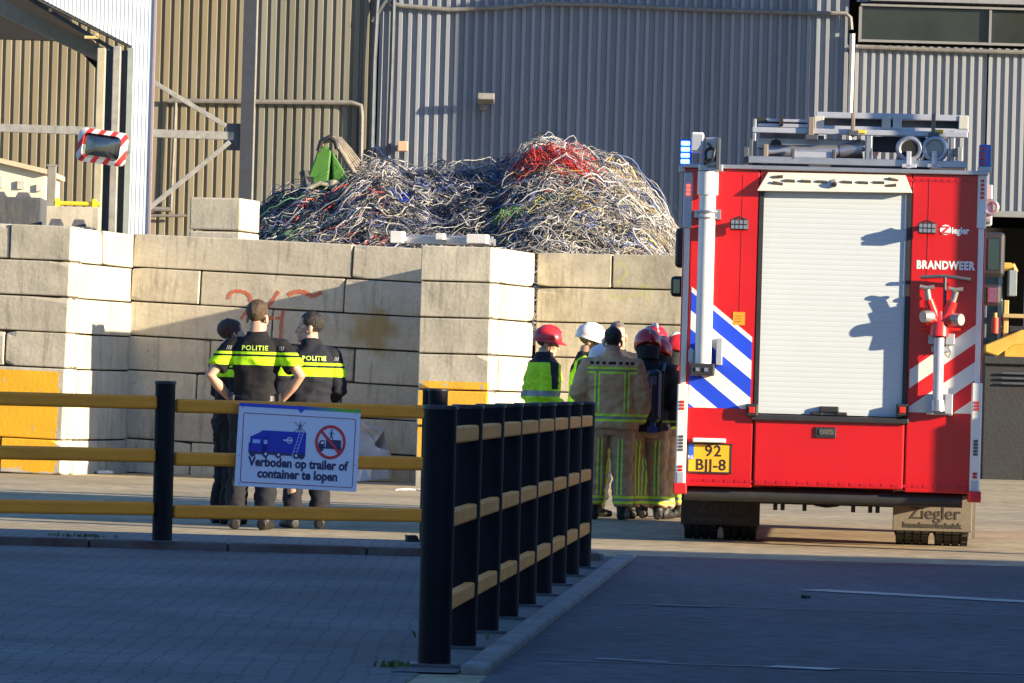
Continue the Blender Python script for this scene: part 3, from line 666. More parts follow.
x, y, z = on_hood(834, 182.5); b = BM(); cyl(b, (x, y+.02, z), (x, y-.05, z-.02), .03, .026); cm = obj('rear_camera', b, m_alu, hood, smooth=40); b = BM(); cyl(b, (x, y-.05, z-.02), (x, y-.056, z-.022), .017); obj('lens', b, m_blkp, cm)
# thin alu roof edge, panel seams
bx('roof_edge', (0, .05, zT+.012), (2*HW+.02, .22, .035), m_alu, truck, .006)
b = BM()
for px in (740, 926): box(b, (rc(px, 300, px, 300)[0], -.021, (zT+zB)/2+.3), (.004, .004, zT-zB-.7))
obj('panel_seam', b, m_redd, truck)
b = BM()
for k in range(28):
    xx = -HW+.08+k*(2*HW-.16)/27; box(b, (xx, -.0315 if xs0 < xx < xs1 else -.0215, zB+.05), (.06, .005, .022))
rf = obj('reflector_strip', b, M('red_reflector', (.42, .008, .02), .25), truck)
b = BM()
for k in range(9): box(b, (.62+k*.055, -.022, zT-.055), (.045, .005, .022))
obj('reflector_strip', b, rf.data.materials[0], truck)
# chevrons
m_bst = mat_stripes('blue_white_stripes', (.74, .74, .72), (.015, .06, .62), .79, 0, .303, .5)
m_rst = mat_stripes('red_white_stripes', (.68, .66, .62), (.62, .015, .018), -.72, 0, .303, .5)
zt_, zb_ = L2(716, 296)[1], L2(716, 408)[1]; xa = L2(690, 350)[0]; xb = xs0-.03
def set_off(m, px, py, slope):   # the upper edge of a stripe passes through this pixel
    x, z = L2(px, py); v = z+slope*x
    for n in m.node_tree.nodes:
        if n.type == 'MATH' and n.operation == 'SUBTRACT': n.inputs[1].default_value = v-.303*.5
set_off(m_bst, 711, 308, .79); set_off(m_rst, 983, 338, -.72)
b = BM(); xsw = L2(690, 296)[0]
zU = L2(748, 337)[1]
prism(b, [(xa, zb_), (xb, zb_), (xb, zU), (xa, zU+.79*(xb-xa))], -.0235, -.019); obj('chevron_panel', b, m_bst, truck)
x0 = xs1+.02; x1 = L2(979, 350)[0]; z0 = L2(940, 413)[1]
b = BM(); zl = L2(909, 366)[1]; zr = zl+.72*(x1-x0); prism(b, [(x0, z0), (x0+.02, z0), (x0+.02+.30, z0), (x1, z0+.0), (x1, zr), (x0, zl)], -.0235, -.019); obj('chevron_panel', b, m_rst, truck)
# corner light columns
def colm(xc, pts_w, name='light_column'):
    pass
for s, pl, pu, pn in ((-1, (677, 384, 688, 486), (687, 172, 695, 228), (686, 228, 690, 384)), (1, (970, 383, 982, 495), (978, 172, 989, 229), (980, 229, 985, 383))):
    cx = s*(HW-.035)
    c = rc(*pl); lc = bx('light_column', (cx, -.05, c[1]), (.085, .1, c[3]), m_wht, truck, .01)
    for (f, hh, m_) in ((.82, .10, m_redl), (.44, .14, m_led), (.2, .07, m_redd)):
        for k in range(max(1, int(hh/.028))): bx('lamp_segment', (cx, -.102, c[1]-c[3]/2+f*c[3]+k*.027-hh/2), (.036, .01, .021), m_, lc, .003)
    bx('lamp_base', (cx, -.104, c[1]-c[3]/2+.07), (.055, .012, .09), m_alu_l, lc, .004)
    c = rc(*pu); uc = bx('light_column', (cx, -.005, c[1]), (.075, .06, c[3]), m_alu_l if s < 0 else m_wht, truck, .01)
    for k in range(5 if s > 0 else 3): bx('lamp_segment', (cx, -.037, c[1]+.02+k*.034-(.0 if s > 0 else -.03)), (.03, .01, .022), m_redl if s > 0 else m_rede, uc, .003)
    c = rc(*pn); bx('corner_trim', (cx, -.018, c[1]), (.045, .02, c[3]), m_wht, truck, .006)
    b = BM(); box(b, (cx, -.06, zB-.02), (.11, .14, .09)); obj('corner_buffer', b, m_redd, truck, bevel=.01)
# beacons
c = rc(680, 138, 692, 166); bc = bx('beacon', (c[0], .06, c[1]), (.1, .12, c[3]*.95), m_blued, truck, .015)
for k in range(4): bx('beacon_led', (c[0]-.005, -.004, c[1]-.075+k*.05), (.07, .016, .034), m_bluee, bc, .006)
bx('beacon_foot', (c[0], .06, c[1]-c[3]/2-.02), (.11, .14, .06), m_alu, truck, .008)
c = rc(983, 145, 991, 168); bc = bx('beacon', (c[0]-.02, .06, c[1]), (.1, .12, c[3]), m_blued, truck, .015)
for k in range(4): bx('beacon_led', (c[0]-.04, -.004, c[1]-.06+k*.04), (.03, .014, .026), m_redl, bc, .004)
bx('beacon_foot', (c[0]-.02, .06, c[1]-c[3]/2-.015), (.11, .14, .05), m_alu, truck, .008)
# light mast on the left
zm0 = L2(704, 366)[1]; zm1 = L2(708, 172)[1]; xm = L2(706, 270)[0]
b = BM(); cyl(b, (xm, -.14, zm0), (xm, -.14, zm1-.16), .068, seg=28); mast = obj('light_mast', b, M('mast_alu', (.72, .71, .69), .42, .2, var=.05), truck, smooth=40)
b = BM(); cyl(b, (xm, -.14, zm1-.19), (xm, -.14, zm1), .085, seg=28); obj('mast_collar', b, m_wht, mast, smooth=40)
b = BM(); z_ = L2(706, 212)[1]; ringtorus(b, (xm, -.14, z_), .075, .014, 'Z'); ringtorus(b, (xm, -.14, z_-.05), .075, .008, 'Z'); box(b, (xm+.08, -.09, z_-.02), (.06, .15, .08)); box(b, (xm-.08, -.09, z_-.02), (.05, .15, .06)); obj('mast_clamp', b, m_alu, mast, smooth=40)
b = BM(); box(b, (xm-.005, -.14, zm0-.03), (.2, .22, .1)); obj('mast_foot', b, m_blkp, mast, bevel=.01)
b = BM(); box(b, (xm-.04, -.255, zm0-.03), (.03, .01, .03)); box(b, (xm+.03, -.255, zm0-.03), (.03, .01, .03)); obj('foot_bolt', b, m_alu, mast)
b = BM(); box(b, (xm+.13, -.1, zm0+.12), (.05, .14, .22)); box(b, (xm-.1, -.1, zm0+.08), (.04, .1, .1)); obj('mast_bracket', b, m_alu_l, mast, bevel=.005)
c = rc(692, 133, 704, 153); b = BM(); box(b, (c[0], -.1, c[1]), (c[2], .22, c[3])); hd = obj('mast_lamp', b, m_wht, mast, bevel=.012); bx('lamp_glass', (c[0], -.214, c[1]), (c[2]*.85, .012, c[3]*.8), m_alu_l, hd)
c = rc(705, 138, 719, 170); b = BM(); box(b, (c[0]+.01, -.1, c[1]), (c[2], .24, c[3])); hd = obj('mast_lamp', b, m_alu, mast, bevel=.012); bx('lamp_back', (c[0]+.055, -.12, c[1]), (.03, .3, c[3]*.98), m_dsteel, hd, .004)
b = BM(); tube(b, [(c[0]-.03, -.23, c[1]+.08), (c[0]+.03, -.27, c[1]+.03), (c[0]+.01, -.28, c[1]-.06), (c[0]-.05, -.25, c[1]-.09), (c[0]-.05, -.2, c[1]-.02)], .012); ringtorus(b, (c[0], -.235, c[1]-.01), .05, .012); obj('lamp_cable', b, m_blkp, hd, smooth=60)
b = BM(); box(b, (xm+.02, -.12, zm1+.03), (.2, .2, .06)); obj('mast_head', b, m_alu, mast, bevel=.008)
# work lamps
for (px, py) in ((739.5, 225), (926.5, 229)):
    x, z = L2(px, py); wl = bx('work_lamp', (x, -.13, z), (.15, .09, .09), m_blkp, truck, .01)
    b = BM()
    for i in range(4):
        for j in range(2): box(b, (x-.051+i*.034, -.178, z-.02+j*.04), (.026, .012, .03))
    obj('lamp_cells', b, m_alu, wl); bx('lamp_arm', (x, -.05, z+.02), (.05, .1, .03), m_blkp, wl)
    b = BM(); tube(b, [(x-.05, -.12, z+.045), (x, -.12, z+.065), (x+.05, -.12, z+.045)], .008); obj('lamp_bracket', b, m_blkp, wl)
# plate
c = rc(688, 444, 731, 472.5); pl = bx('number_plate', (c[0], -.026, c[1]), (c[2], .014, c[3]), M('plate_yellow', (.78, .40, .02), .45, var=.03), truck, .004)
b = BM()
for s in (-1, 1): box(b, (c[0], -.028, c[1]+s*c[3]/2), (c[2]+.02, .018, .012)); box(b, (c[0]+s*c[2]/2, -.028, c[1]), (.012, .018, c[3]))
obj('plate_frame', b, m_blkp, pl); bx('plate_band', (c[0]-c[2]/2+.026, -.0345, c[1]+.05), (.042, .004, c[3]*.52), M('plate_blue', (.02, .1, .55), .4), pl)
m_ink = M('black_ink', (.012, .012, .012), .6); m_wink = M('white_ink', (.8, .8, .78), .5)
text('plate_text', '92', .128, m_ink, pl, (c[0]+.03, -.034, c[1]+.056), bold=.002, spacing=1.15)
text('plate_text', 'BJJ-8', .128, m_ink, pl, (c[0]+.012, -.034, c[1]-.058), bold=.002, spacing=1.05)
text('plate_text', 'NL', .042, m_wink, pl, (c[0]-c[2]/2+.026, -.0375, c[1]+.005))
c2 = rc(693, 438, 726, 442.5); bx('plate_lamp', (c2[0], -.06, c2[1]), (c2[2], .08, .035), m_wht, truck, .008)
# sticker, lettering
c = rc(733, 312, 745, 325); st = bx('warning_sticker', (c[0], -.0225, c[1]), (c[2], .004, c[3]), M('sticker_orange', (.80, .28, .02), .5), truck)
b = BM(); 
for k in range(3): box(b, (c[0]-.005, -.0252, c[1]+.02-k*.022), (.05, .002, .006))
obj('sticker_print', b, M('sticker_ink', (.25, .08, .01), .6), st)
x, z = L2(948, 266); text('lettering', 'BRANDWEER', .092, m_wink, truck, (x-.025, -.0215, z), rot=(R(90), 0, 0), bold=.004, spacing=1.1, sx=.80)
x, z = L2(958, 230.5); lg = text('maker_logo', 'iegler', .075, m_wink, truck, (x-.055, -.022, z-.005), rot=(R(90), 0, 0), bold=.003, align='LEFT', sx=.85)
x -= .03
b = BM()
ring = [(math.cos(a)*.046, math.sin(a)*.042) for a in [2*math.pi*k/18 for k in range(18)]]
prism(b, [(x-.075+p[0], z+p[1]) for p in ring], -.0235, -.0205); em = obj('maker_emblem', b, M('emblem_white', (.78, .78, .80), .4), truck)
b = BM(); prism(b, [(x-.11, z+.03), (x-.045, z+.03), (x-.042, z+.02), (x-.085, z-.022), (x-.045, z-.022), (x-.045, z-.034), (x-.11, z-.034), (x-.11, z-.022), (x-.065, z+.018), (x-.11, z+.018)][::1], -.0265, -.0236); obj('emblem_letter', b, M('emblem_red', (.6, .03, .04), .5), em)
# fire hydrant standpipe on the right panel
def P3L(px, py, y): 
    x, z = L2(px, py); return Vector((x, y, z))
m_cast = M('cast_metal', (.30, .29, .28), .45, .5, var=.25, vs=12)
m_stand = M('standpipe_red', (.60, .02, .02), .35, coat=.4)
b = BM(); tube(b, [P3L(938.5, 338, -.13), P3L(937, 405, -.13)], .043, seg=20); sp = obj('standpipe', b, m_alu_l, truck, smooth=40)
b = BM(); cyl(b, P3L(938, 336, -.13), P3L(939, 322, -.13), .085, .075); cyl(b, P3L(939, 322, -.13), P3L(938, 312, -.13), .06, .05)
tube(b, [P3L(939, 328, -.13), P3L(932, 312, -.14), P3L(928, 300, -.15)], [.055, .05, .042], seg=14); tube(b, [P3L(940, 328, -.13), P3L(948, 312, -.14), P3L(952, 302, -.15)], [.055, .05, .042], seg=14)
tube(b, [P3L(936, 322, -.14), P3L(927, 318, -.17)], .045, seg=14); tube(b, [P3L(942, 322, -.14), P3L(954, 320, -.17)], .045, seg=14)
tube(b, [P3L(920, 328.5, -.12), P3L(960, 330, -.12)], .012); obj('standpipe_head', b, m_stand, sp, smooth=40)
b = BM()
for (px, py, d) in ((926.5, 317, -1), (956, 320, 1)):
    b = BM(); p = P3L(px, py, -.175); cyl(b, p+Vector((-d*.03, .02, 0)), p+Vector((d*.035, -.03, 0)), .055, .048, 18); obj('outlet_cap', b, m_cast, sp, smooth=40)
b = BM()
for (x0_, y0_, x1_, y1_) in ((928, 300, 926.5, 290), (952, 302, 955, 292)):
    tube(b, [P3L(x0_, y0_, -.15), P3L(x1_, y1_, -.16)], .026, seg=12); p = P3L(x1_, y1_-1.5, -.16); tube(b, [p+Vector((-.06, 0, .01)), p, p+Vector((.06, 0, .01))], .018, seg=8)
obj('valve_handle', b, m_cast, sp, smooth=40)
b = BM(); tube(b, [P3L(920, 277.5, -.10), P3L(945, 276.5, -.11), P3L(970, 280, -.10)], .015); tube(b, [P3L(944.5, 277, -.11), P3L(944, 310, -.11)], .014); obj('hydrant_key', b, m_dsteel, truck, smooth=40)
for (q_, yy_, dd_) in (((928, 333, 935, 344), -.07, .1), ((945, 334, 954, 345), -.07, .1), ((931, 346, 950, 352), -.045, .05), ((926, 394, 933, 414), -.08, .12), ((944, 394, 952, 414), -.08, .12), ((926, 408, 952, 415), -.06, .08)):
    c = rc(*q_); bx('standpipe_bracket', (c[0], yy_, c[1]), (c[2], dd_, c[3]), m_alu_l, truck, .006)
b = BM(); cyl(b, P3L(937, 400, -.13), P3L(937, 411, -.13), .055, .06, 16); obj('standpipe_foot', b, m_alu, sp, smooth=40)
b = BM(); tube(b, [P3L(946, 345, -.1), P3L(950, 352, -.13), P3L(948, 358, -.12), P3L(944, 354, -.11)], .006); obj('retaining_chain', b, m_alu, sp)
# roof gear
rk = bx('roof_platform', ((L2(750, 163)[0]+L2(966, 163)[0])/2, 2.6, zT+.05), (1.78, 4.6, .07), m_dsteel, truck, .01)
def rb(name, x0, y0, x1, y1, ya, yb, m, par=truck, bev=.006):
    c = rc(x0, y0, x1, y1); return bx(name, (c[0], (ya+yb)/2, c[1]), (c[2], yb-ya, c[3]), m, par, bev)
rb('rack_bar', 748, 158, 967, 165, .10, .16, m_alu, rk)
rb('rack_bar', 752, 128.5, 968, 134, .18, .26, m_alu_l, rk)
rb('rack_post', 866, 133, 872, 159, .19, .25, m_alu, rk); rb('rack_post', 748, 138, 752.5, 166, .15, .22, m_dsteel, rk); rb('rack_post', 950, 130, 955, 162, .19, .25, m_alu, rk); rb('rack_post', 752.5, 117, 756, 140, .19, .25, m_alu, rk)
rb('rack_post', 743, 146, 748.5, 165, .12, .3, m_dsteel, rk); rb('rack_post', 958, 146, 963, 162, .25, .4, m_alu, rk); rb('rack_post', 953, 148, 958, 156, .1, .2, M('lever_brown', (.25, .2, .16), .6), rk)
ld = bx('ladder', (L2(892, 121)[0], .34, L2(892, 115)[1]), (1.25, .16, .05), m_alu_l, rk, .006)
c = rc(816, 126, 969, 129); bx('ladder_rail', (c[0], .34, c[1]), (c[2], .16, .03), m_alu_l, ld, .004); c = rc(817, 117, 968, 127); bx('ladder_web', (c[0], .39, c[1]), (c[2], .03, c[3]), m_dsteel, ld)
for (a, d) in ((814, 824), (882, 891), (893, 902), (959, 969)):
    c = rc(a, 114.5, d, 128); bx('ladder_bracket', (c[0], .32, c[1]), (c[2], .14, c[3]), M('bracket_grey', (.52, .50, .44), .5, .2), ld, .006)
ld2 = rb('ladder', 757, 117, 808, 120, .3, 2.6, m_alu_l, rk); c = rc(757, 122, 808, 125); bx('ladder_rail', (c[0], 1.4, c[1]), (c[2], 2.2, .03), m_alu_l, ld2, .004); c = rc(758, 118, 807, 127); bx('ladder_web', (c[0], .5, c[1]), (c[2], .03, c[3]), m_alu, ld2); c = rc(779, 115, 783, 124); bx('ladder_clip', (c[0], .27, c[1]), (c[2], .08, c[3]), m_blkp, ld2)
for x0_ in (-.55, .35):     # ladders lying along the roof
    ll = bx('ladder', (x0_, 2.9, zT+.38), (.05, 3.6, .08), m_alu_l, rk); bx('ladder_rail', (x0_+.42, 2.9, zT+.38), (.05, 3.6, .08), m_alu_l, ll)
    b = BM()
    for k in range(12): cyl(b, (x0_, 1.25+k*.3, zT+.38), (x0_+.42, 1.25+k*.3, zT+.38), .016, seg=8)
    obj('rung', b, m_alu, ll)
rb('roof_box', 757, 136, 865, 147, .45, .6, m_alu, rk); rb('roof_box', 873, 134.5, 950, 150, .5, .55, m_dsteel, rk)
b = BM(); A = P3L(768, 150, .3); cyl(b, A, P3L(840, 150, .3), .055, .055, 18); cyl(b, P3L(840, 150, .3), P3L(862, 147, .3), .06, .085, 18); obj('stowed_branchpipe', b, m_alu, rk, smooth=40)
rb('rack_bar', 794, 151, 834, 157, .12, .2, m_alu_l, rk); rb('rack_clamp', 791, 148, 795, 159, .1, .22, m_dsteel, rk); rb('rack_clamp', 832, 149, 836, 159, .1, .22, m_dsteel, rk)
for (px, inner) in ((909.5, m_dark), (935, M('hose_cap', (.30, .31, .27), .5))):
    p = P3L(px, 148.5, .12); b = BM(); cyl(b, p, p+Vector((0, 2.2, 0)), .088, seg=24); hs = obj('suction_hose', b, m_blkp, rk, smooth=40)
    b = BM(); ringtorus(b, p, .088, .021); ringtorus(b, p+Vector((0, .03, 0)), .1, .014); obj('hose_coupling', b, m_alu, hs, smooth=60)
    b = BM(); cyl(b, p+Vector((0, -.002, 0)), p+Vector((0, -.008, 0)), .068, seg=24); obj('hose_opening', b, inner, hs)
    b = BM(); box(b, p+Vector((-.005, -.03, -.09)), (.04, .05, .14)); box(b, p+Vector((0, -.03, -.14)), (.12, .05, .03)); tube(b, [p+Vector((.09, 0, -.12)), p+Vector((.13, -.02, -.02))], .01); obj('hose_latch', b, m_alu_l, hs, bevel=.004)
for (x0_, y0_, x1_, y1_) in ((851, 112, 855, 136), (931.5, 113, 935.5, 138), (808, 116, 814, 140), (763, 143, 768, 163)):
    q = rb('rack_clamp', x0_, y0_, x1_, y1_, .14, .2, M('clamp_brown', (.20, .16, .13), .6), rk); c = rc(x0_-3, y1_-6, x1_+4, y1_-1); bx('clamp_bolt', (c[0], .15, c[1]), (c[2], .08, c[3]), m_dsteel, q, .006)
for (a, d) in ((857, 866), (935, 944)): rb('yellow_tag', a, 129, d, 132.5, .165, .185, M('tag_yellow', (.8, .5, .03), .5), rk)
b = BM(); tube(b, [(-.62, .3, zT+.4), (-.62, 1.5, zT+.42), (-.6, 3, zT+.4)], .05); tube(b, [(-.5, .4, zT+.22), (-.48, 2.0, zT+.24)], .05); obj('rolled_hose', b, m_blkp, rk, smooth=60)
# cab
zc = zT-.12
b = BM(); xprism(b, [(6.05, .85), (7.65, .85), (7.7, 1.6), (7.45, zc-.1), (7.2, zc), (6.05, zc)], -1.18, 1.18); cab = obj('cab', b, m_red, truck, bevel=.04)
for s in (-1, 1):
    d = bx('cab_door', (s*1.185, 6.8, 1.7), (.02, 1.15, 1.6), m_red, cab, .01); bx('door_window', (s*1.197, 6.8, 2.2), (.012, .95, .65), m_glass, d)
bx('windscreen', (0, 7.60, 2.15), (2.1, .02, .95), m_glass, cab, rot=Matrix.Rotation(R(12), 3, 'X'))
# mirrors at the front, seen past the body
def mirror(px0, py0, px1, py1, Y, m_glassy, s):
    A = at(px0, py0, Y); Bq = at(px1, py1, Y); z1_, z0_ = A.z, Bq.z; A = TRI @ A; Bq = TRI @ Bq; x0_, x1_ = A.x, Bq.x; y = A.y
    mr = bx('wing_mirror', ((x0_+x1_)/2, y, (z0_+z1_)/2), (x1_-x0_, .14, z1_-z0_), m_blkp, cab, .035)
    bx('mirror_glass', ((x0_+x1_)/2+s*.01, y-.072, (z0_+z1_)/2), ((x1_-x0_)*.5, .012, (z1_-z0_)*.72), m_glassy, mr, .02)
    b = BM(); tube(b, [((x0_+x1_)/2, y+.05, z1_-.03), (s*1.2, y-.0, z1_+.02)], .02); obj('mirror_arm', b, m_blkp, mr)
m_mir = M('mirror_glass', (.12, .17, .19), .06, 1.0, var=.02)
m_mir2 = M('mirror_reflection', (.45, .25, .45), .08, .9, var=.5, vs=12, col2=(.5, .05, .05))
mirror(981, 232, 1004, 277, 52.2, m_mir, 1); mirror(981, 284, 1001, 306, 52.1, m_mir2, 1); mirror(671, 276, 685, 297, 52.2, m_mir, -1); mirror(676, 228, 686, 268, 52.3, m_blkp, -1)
b = BM(); x, z = L2(993, 202); box(b, (x-.02, .9, z), (.07, .2, .34)); sr = obj('siren_bracket', b, m_alu_l, truck, bevel=.01); b = BM(); ringtorus(b, (x+.0, .78, z-.02), .055, .018); obj('siren_ring', b, m_alu, sr, smooth=60)
b = BM(); tube(b, [(1.2, .6, 2.72), (1.27, .62, 2.72), (1.27, 3.0, 2.72)], .02); obj('grab_rail', b, m_blkp, truck)
# chassis
b = BM(); tube(b, [P3L(684, 493, .12), P3L(962, 501, .12)], .06, seg=14); obj('underrun_bar', b, m_blkp, truck, smooth=40)
b = BM(); box(b, (-.42, 3.4, .62), (.1, 6.0, .2)); box(b, (.42, 3.4, .62), (.1, 6.0, .2)); box(b, (0, .35, .5), (.8, .1, .12)); box(b, (.02, .2, .44), (.5, .12, .16)); ch = obj('chassis', b, m_blk, truck)
b = BM(); 
box(b, (.0, .3, .42), (1.1, .08, .16))
for xx in (-.42, -.36, -.18, .22, .36, .42): box(b, (xx, .26, .34), (.035, .06, .1))
obj('cross_member', b, m_blk, ch)
b = BM(); cyl(b, (-1.0, 1.75, .53), (1.0, 1.75, .53), .085, seg=16); ell(b, (.0, 1.75, .53), (.30, .26, .24)); obj('rear_axle', b, m_blk, truck, smooth=50)
m_tyre = M('tyre_rubber', (.03, .029, .028), .85, var=.3, vs=10, bump=.3, bs=50)
def wheel(x, y, wid, r=.53):
    b = BM(); n = 48
    prof = [(-wid/2, r*.62), (-wid/2-.004, r*.82), (-wid/2+.03, r*.965), (-wid/2+.05, r*.975), (wid/2-.05, r*.975), (wid/2-.03, r*.965), (wid/2+.004, r*.82), (wid/2, r*.62)]
    rings = [[b.verts.new((x+px, y+math.cos(2*math.pi*k/n)*rr, r+math.sin(2*math.pi*k/n)*rr)) for k in range(n)] for px, rr in prof]
    for a, c in zip(rings, rings[1:]):
        for k in range(n): b.faces.new((a[k], a[(k+1) % n], c[(k+1) % n], c[k]))
    b.faces.new(rings[0]); b.faces.new(rings[-1][::-1])
    for k in range(30):     # tread blocks in two outer rows and grooves between the ribs
        a = 2*math.pi*k/30
        for px, ww in ((-wid*.36, wid*.2), (-wid*.12, wid*.19), (wid*.12, wid*.19), (wid*.36, wid*.2)):
            box(b, (x+px, y+math.cos(a)*r*.985, r+math.sin(a)*r*.985), (ww, r*.05, r*.17), Matrix.Rotation(a, 3, 'X'))
    wq = obj('wheel', b, m_tyre, truck)
    b = BM(); cyl(b, (x-wid*.3, y, r), (x+wid*.3, y, r), r*.5, seg=24); obj('wheel_hub', b, m_alu, wq)
for xx in (-1.06, -.73, .73, 1.06): wheel(xx, 1.75, .295)
for xx in (-1.03, 1.03): wheel(xx, 6.1, .32)
# mudflaps
m_flap = M('lit_mudflap_rubber', (.17, .145, .11), .8, var=.15, vs=4, fine=.1)
for s in (-1, 1):
    cx = s*.885; z1_ = .44; z0_ = .135
    mf = bx('mudflap', (cx, 1.0, (z0_+z1_)/2), (.66, .02, z1_-z0_), m_flap if s > 0 else M('shaded_mudflap_rubber', (.03, .028, .026), .8), truck, .006)  # lit right flap and shaded left flap painted as two tones of one rubber
    mi = M('mudflap_ink', (.045, .04, .035), .8) if s > 0 else M('mudflap_print', (.05, .047, .043), .8)
    text('flap_text', 'Ziegler', .15, mi, mf, (cx+.02, .987, (z0_+z1_)/2-.005), bold=.001); text('flap_text', 'brandweertechniek', .062, mi, mf, (cx+.0, .987, (z0_+z1_)/2-.105), bold=.003)
    b = BM()
    for k in range(2): box(b, (cx+(-.24+k*.48), 1.04, .45), (.05, .06, .06))
    obj('flap_mount', b, m_blk, mf)
b = BM(); box(b, (1.23, 1.02, .26), (.025, .04, .36)); obj('flap_post', b, m_flap, truck)

# ------------------------------------------------------------------ fences
m_post = M('fence_post_navy', (.0055, .0065, .010), .6, var=.25, vs=4, spec=.14, fine=.1, bs=40)
m_rail = M('rail_ochre', (.80, .29, .025), .55, spec=.3, var=.09, vs=3, stretch=(1, 1, 6), fine=.06)
m_rail2 = M('rail_pale', (.80, .31, .06), .6, spec=.15, var=.12, vs=4)
PH = 1.135
def post(par, x, y, z0, r=.0725, h=PH):
    jx, jy = random.uniform(-.009, .009), random.uniform(-.006, .006); b = BM(); cyl(b, (x, y, z0), (x+jx, y+jy, z0+h), r, seg=32); o = obj('post', b, m_post, par, smooth=40, bevel=.006)
    b = BM(); cyl(b, (x+jx, y+jy, z0+h-.012), (x+jx, y+jy, z0+h+.012), r+.006, seg=32); obj('post_cap', b, m_blkp, o, smooth=40, bevel=.006)
    b = BM(); box(b, (x, y, z0+.006), (r*3.0, r*3.0, .012)); obj('base_plate', b, m_dsteel, o)
A = on_ground(434, 668); Bp = on_ground(580, 569)
nf = thing('post_fence', 'row of nine thick dark posts with short ochre rails leading away beside the road kerb', 'fence', (A.x, A.y, 0))
d = (Bp-A)/8
for k in range(9): post(nf, d.x*k, d.y*k, .01)
dn = d.normalized(); nrm = Vector((dn.y, -dn.x, 0))
for zz in (1.025, .655, .285):
    b = BM(); ang = math.atan2(d.x, d.y); c_ = d*4+nrm*.0; box(b, (c_.x+nrm.x*.035, c_.y+nrm.y*.035, zz), (.05, d.length*8, .075), Matrix.Rotation(-ang, 3, 'Z')); obj('rail', b, m_rail2, nf, bevel=.01)
# left fence
fA = at(164, 470, 39.7); fB = at(436.5, 470, 40.75)
lf = thing('rail_fence', 'dark posts with three long ochre rails crossing the left side, carrying the warning sign', 'fence', (fA.x, fA.y, .055))
dl = Vector((fB.x-fA.x, fB.y-fA.y, 0)); L_ = dl.length; ang = math.atan2(dl.y, dl.x)
for k in (-3, -2, -1, 0, 1): post(lf, dl.x*k, dl.y*k, .0, h=1.15)
dk = Vector((dl.x, dl.y, 0))/L_; nk = Vector((dk.y, -dk.x, 0))
for zz in (.985, .602, .22):
    for k in (-3, -2, -1, 0):
        b = BM(); c_ = dl*(k+.5); box(b, (c_.x, c_.y, zz+(.02 if k < 0 else -.0)), (L_-.15, .055, .1), Matrix.Rotation(ang, 3, 'Z')); obj('rail', b, m_rail, lf, bevel=.018)
post(lf, dl.x+.0-.055, dl.y+.9, .0, h=1.15)
# ------------------------------------------------------------------ warning sign on the left fence
sc_ = at(298, 447.5, fA.y+(fB.y-fA.y)*.49-.07); sW, sH = .99, .605
sg = thing('warning_sign', 'white rectangular warning sign with blue truck and red prohibition ring on the ochre rails', 'sign', sc_, rot=(0, R(1.7), ang))
m_sw = M('sign_white', (.66, .70, .82), .35, var=.02); m_sblue = M('sign_blue', (.012, .03, .42), .6, var=.03); m_snavy = M('sign_navy', (.03, .03, .10), .5); m_sred = M('sign_red', (.62, .04, .05), .4); m_sgreen = M('sign_green', (.10, .42, .06), .4)
b = BM(); box(b, (0, 0, 0), (sW, .006, sH)); obj('sign_plate', b, m_sw, sg, bevel=.002)
def sp(u, v): return ((u-.5)*sW, (.5-v)*sH)     # fractions from the top left
FT = -.0035
def flat(name, polys, mat, k=0, par=sg):
    b = BM()
    for p in polys: prism(b, p, FT-.0012*(k+1), FT-.0012*k+.0004)
    return obj(name, b, mat, par)
def rect(u0, v0, u1, v1): return [sp(u0, v0), sp(u1, v0), sp(u1, v1), sp(u0, v1)]
m_band = M('sign_band', (.03, .08, .55), .4)
def bandmask(nt):
    (x, y, z), _ = coords(nt); mr = _n(nt, 'ShaderNodeMapRange'); mr.inputs[1].default_value = .02; mr.inputs[2].default_value = .34; nt.links.new(x, mr.inputs[0]); return mr.outputs[0]
overlay(m_band, bandmask, (.12, .42, .05))
flat('colour_band', [rect(.0, .0, 1, .042), [sp(.48, .042), sp(.535, .042), sp(.508, .085)]], m_band)
def stroke_frame(u0, v0, u1, v1, t):
    tu, tv = t, t*sW/sH; return [rect(u0+tu*3, v0, u1-tu*3, v0+tv), rect(u0+tu*3, v1-tv, u1-tu*3, v1), rect(u0, v0+tv*3, u0+tu, v1-tv*3), rect(u1-tu, v0+tv*3, u1, v1-tv*3)] + \
        [[sp(u0+tu*3*(1-math.cos(a)) if sx < 0 else u1-tu*3*(1-math.cos(a)), (v0+tv*3*(1-math.sin(a))) if sv < 0 else v1-tv*3*(1-math.sin(a))) for a in (0, .5, 1.05, 1.57)] +
         [sp(u0+tu*3-tu*2*math.cos(a) if sx < 0 else u1-tu*3+tu*2*math.cos(a), (v0+tv*3-tv*2*math.sin(a)) if sv < 0 else v1-tv*3+tv*2*math.sin(a)) for a in (1.57, 1.05, .5, 0)] for sx in (-1, 1) for sv in (-1, 1)]
flat('border_line', stroke_frame(.04, .115, .965, .955, .0055), M('border_red', (.30, .03, .08), .4))
def disc(u, v, r, n=24): 
    x, z = sp(u, v); return [(x+r*math.cos(2*math.pi*k/n), z+r*math.sin(2*math.pi*k/n)) for k in range(n)]
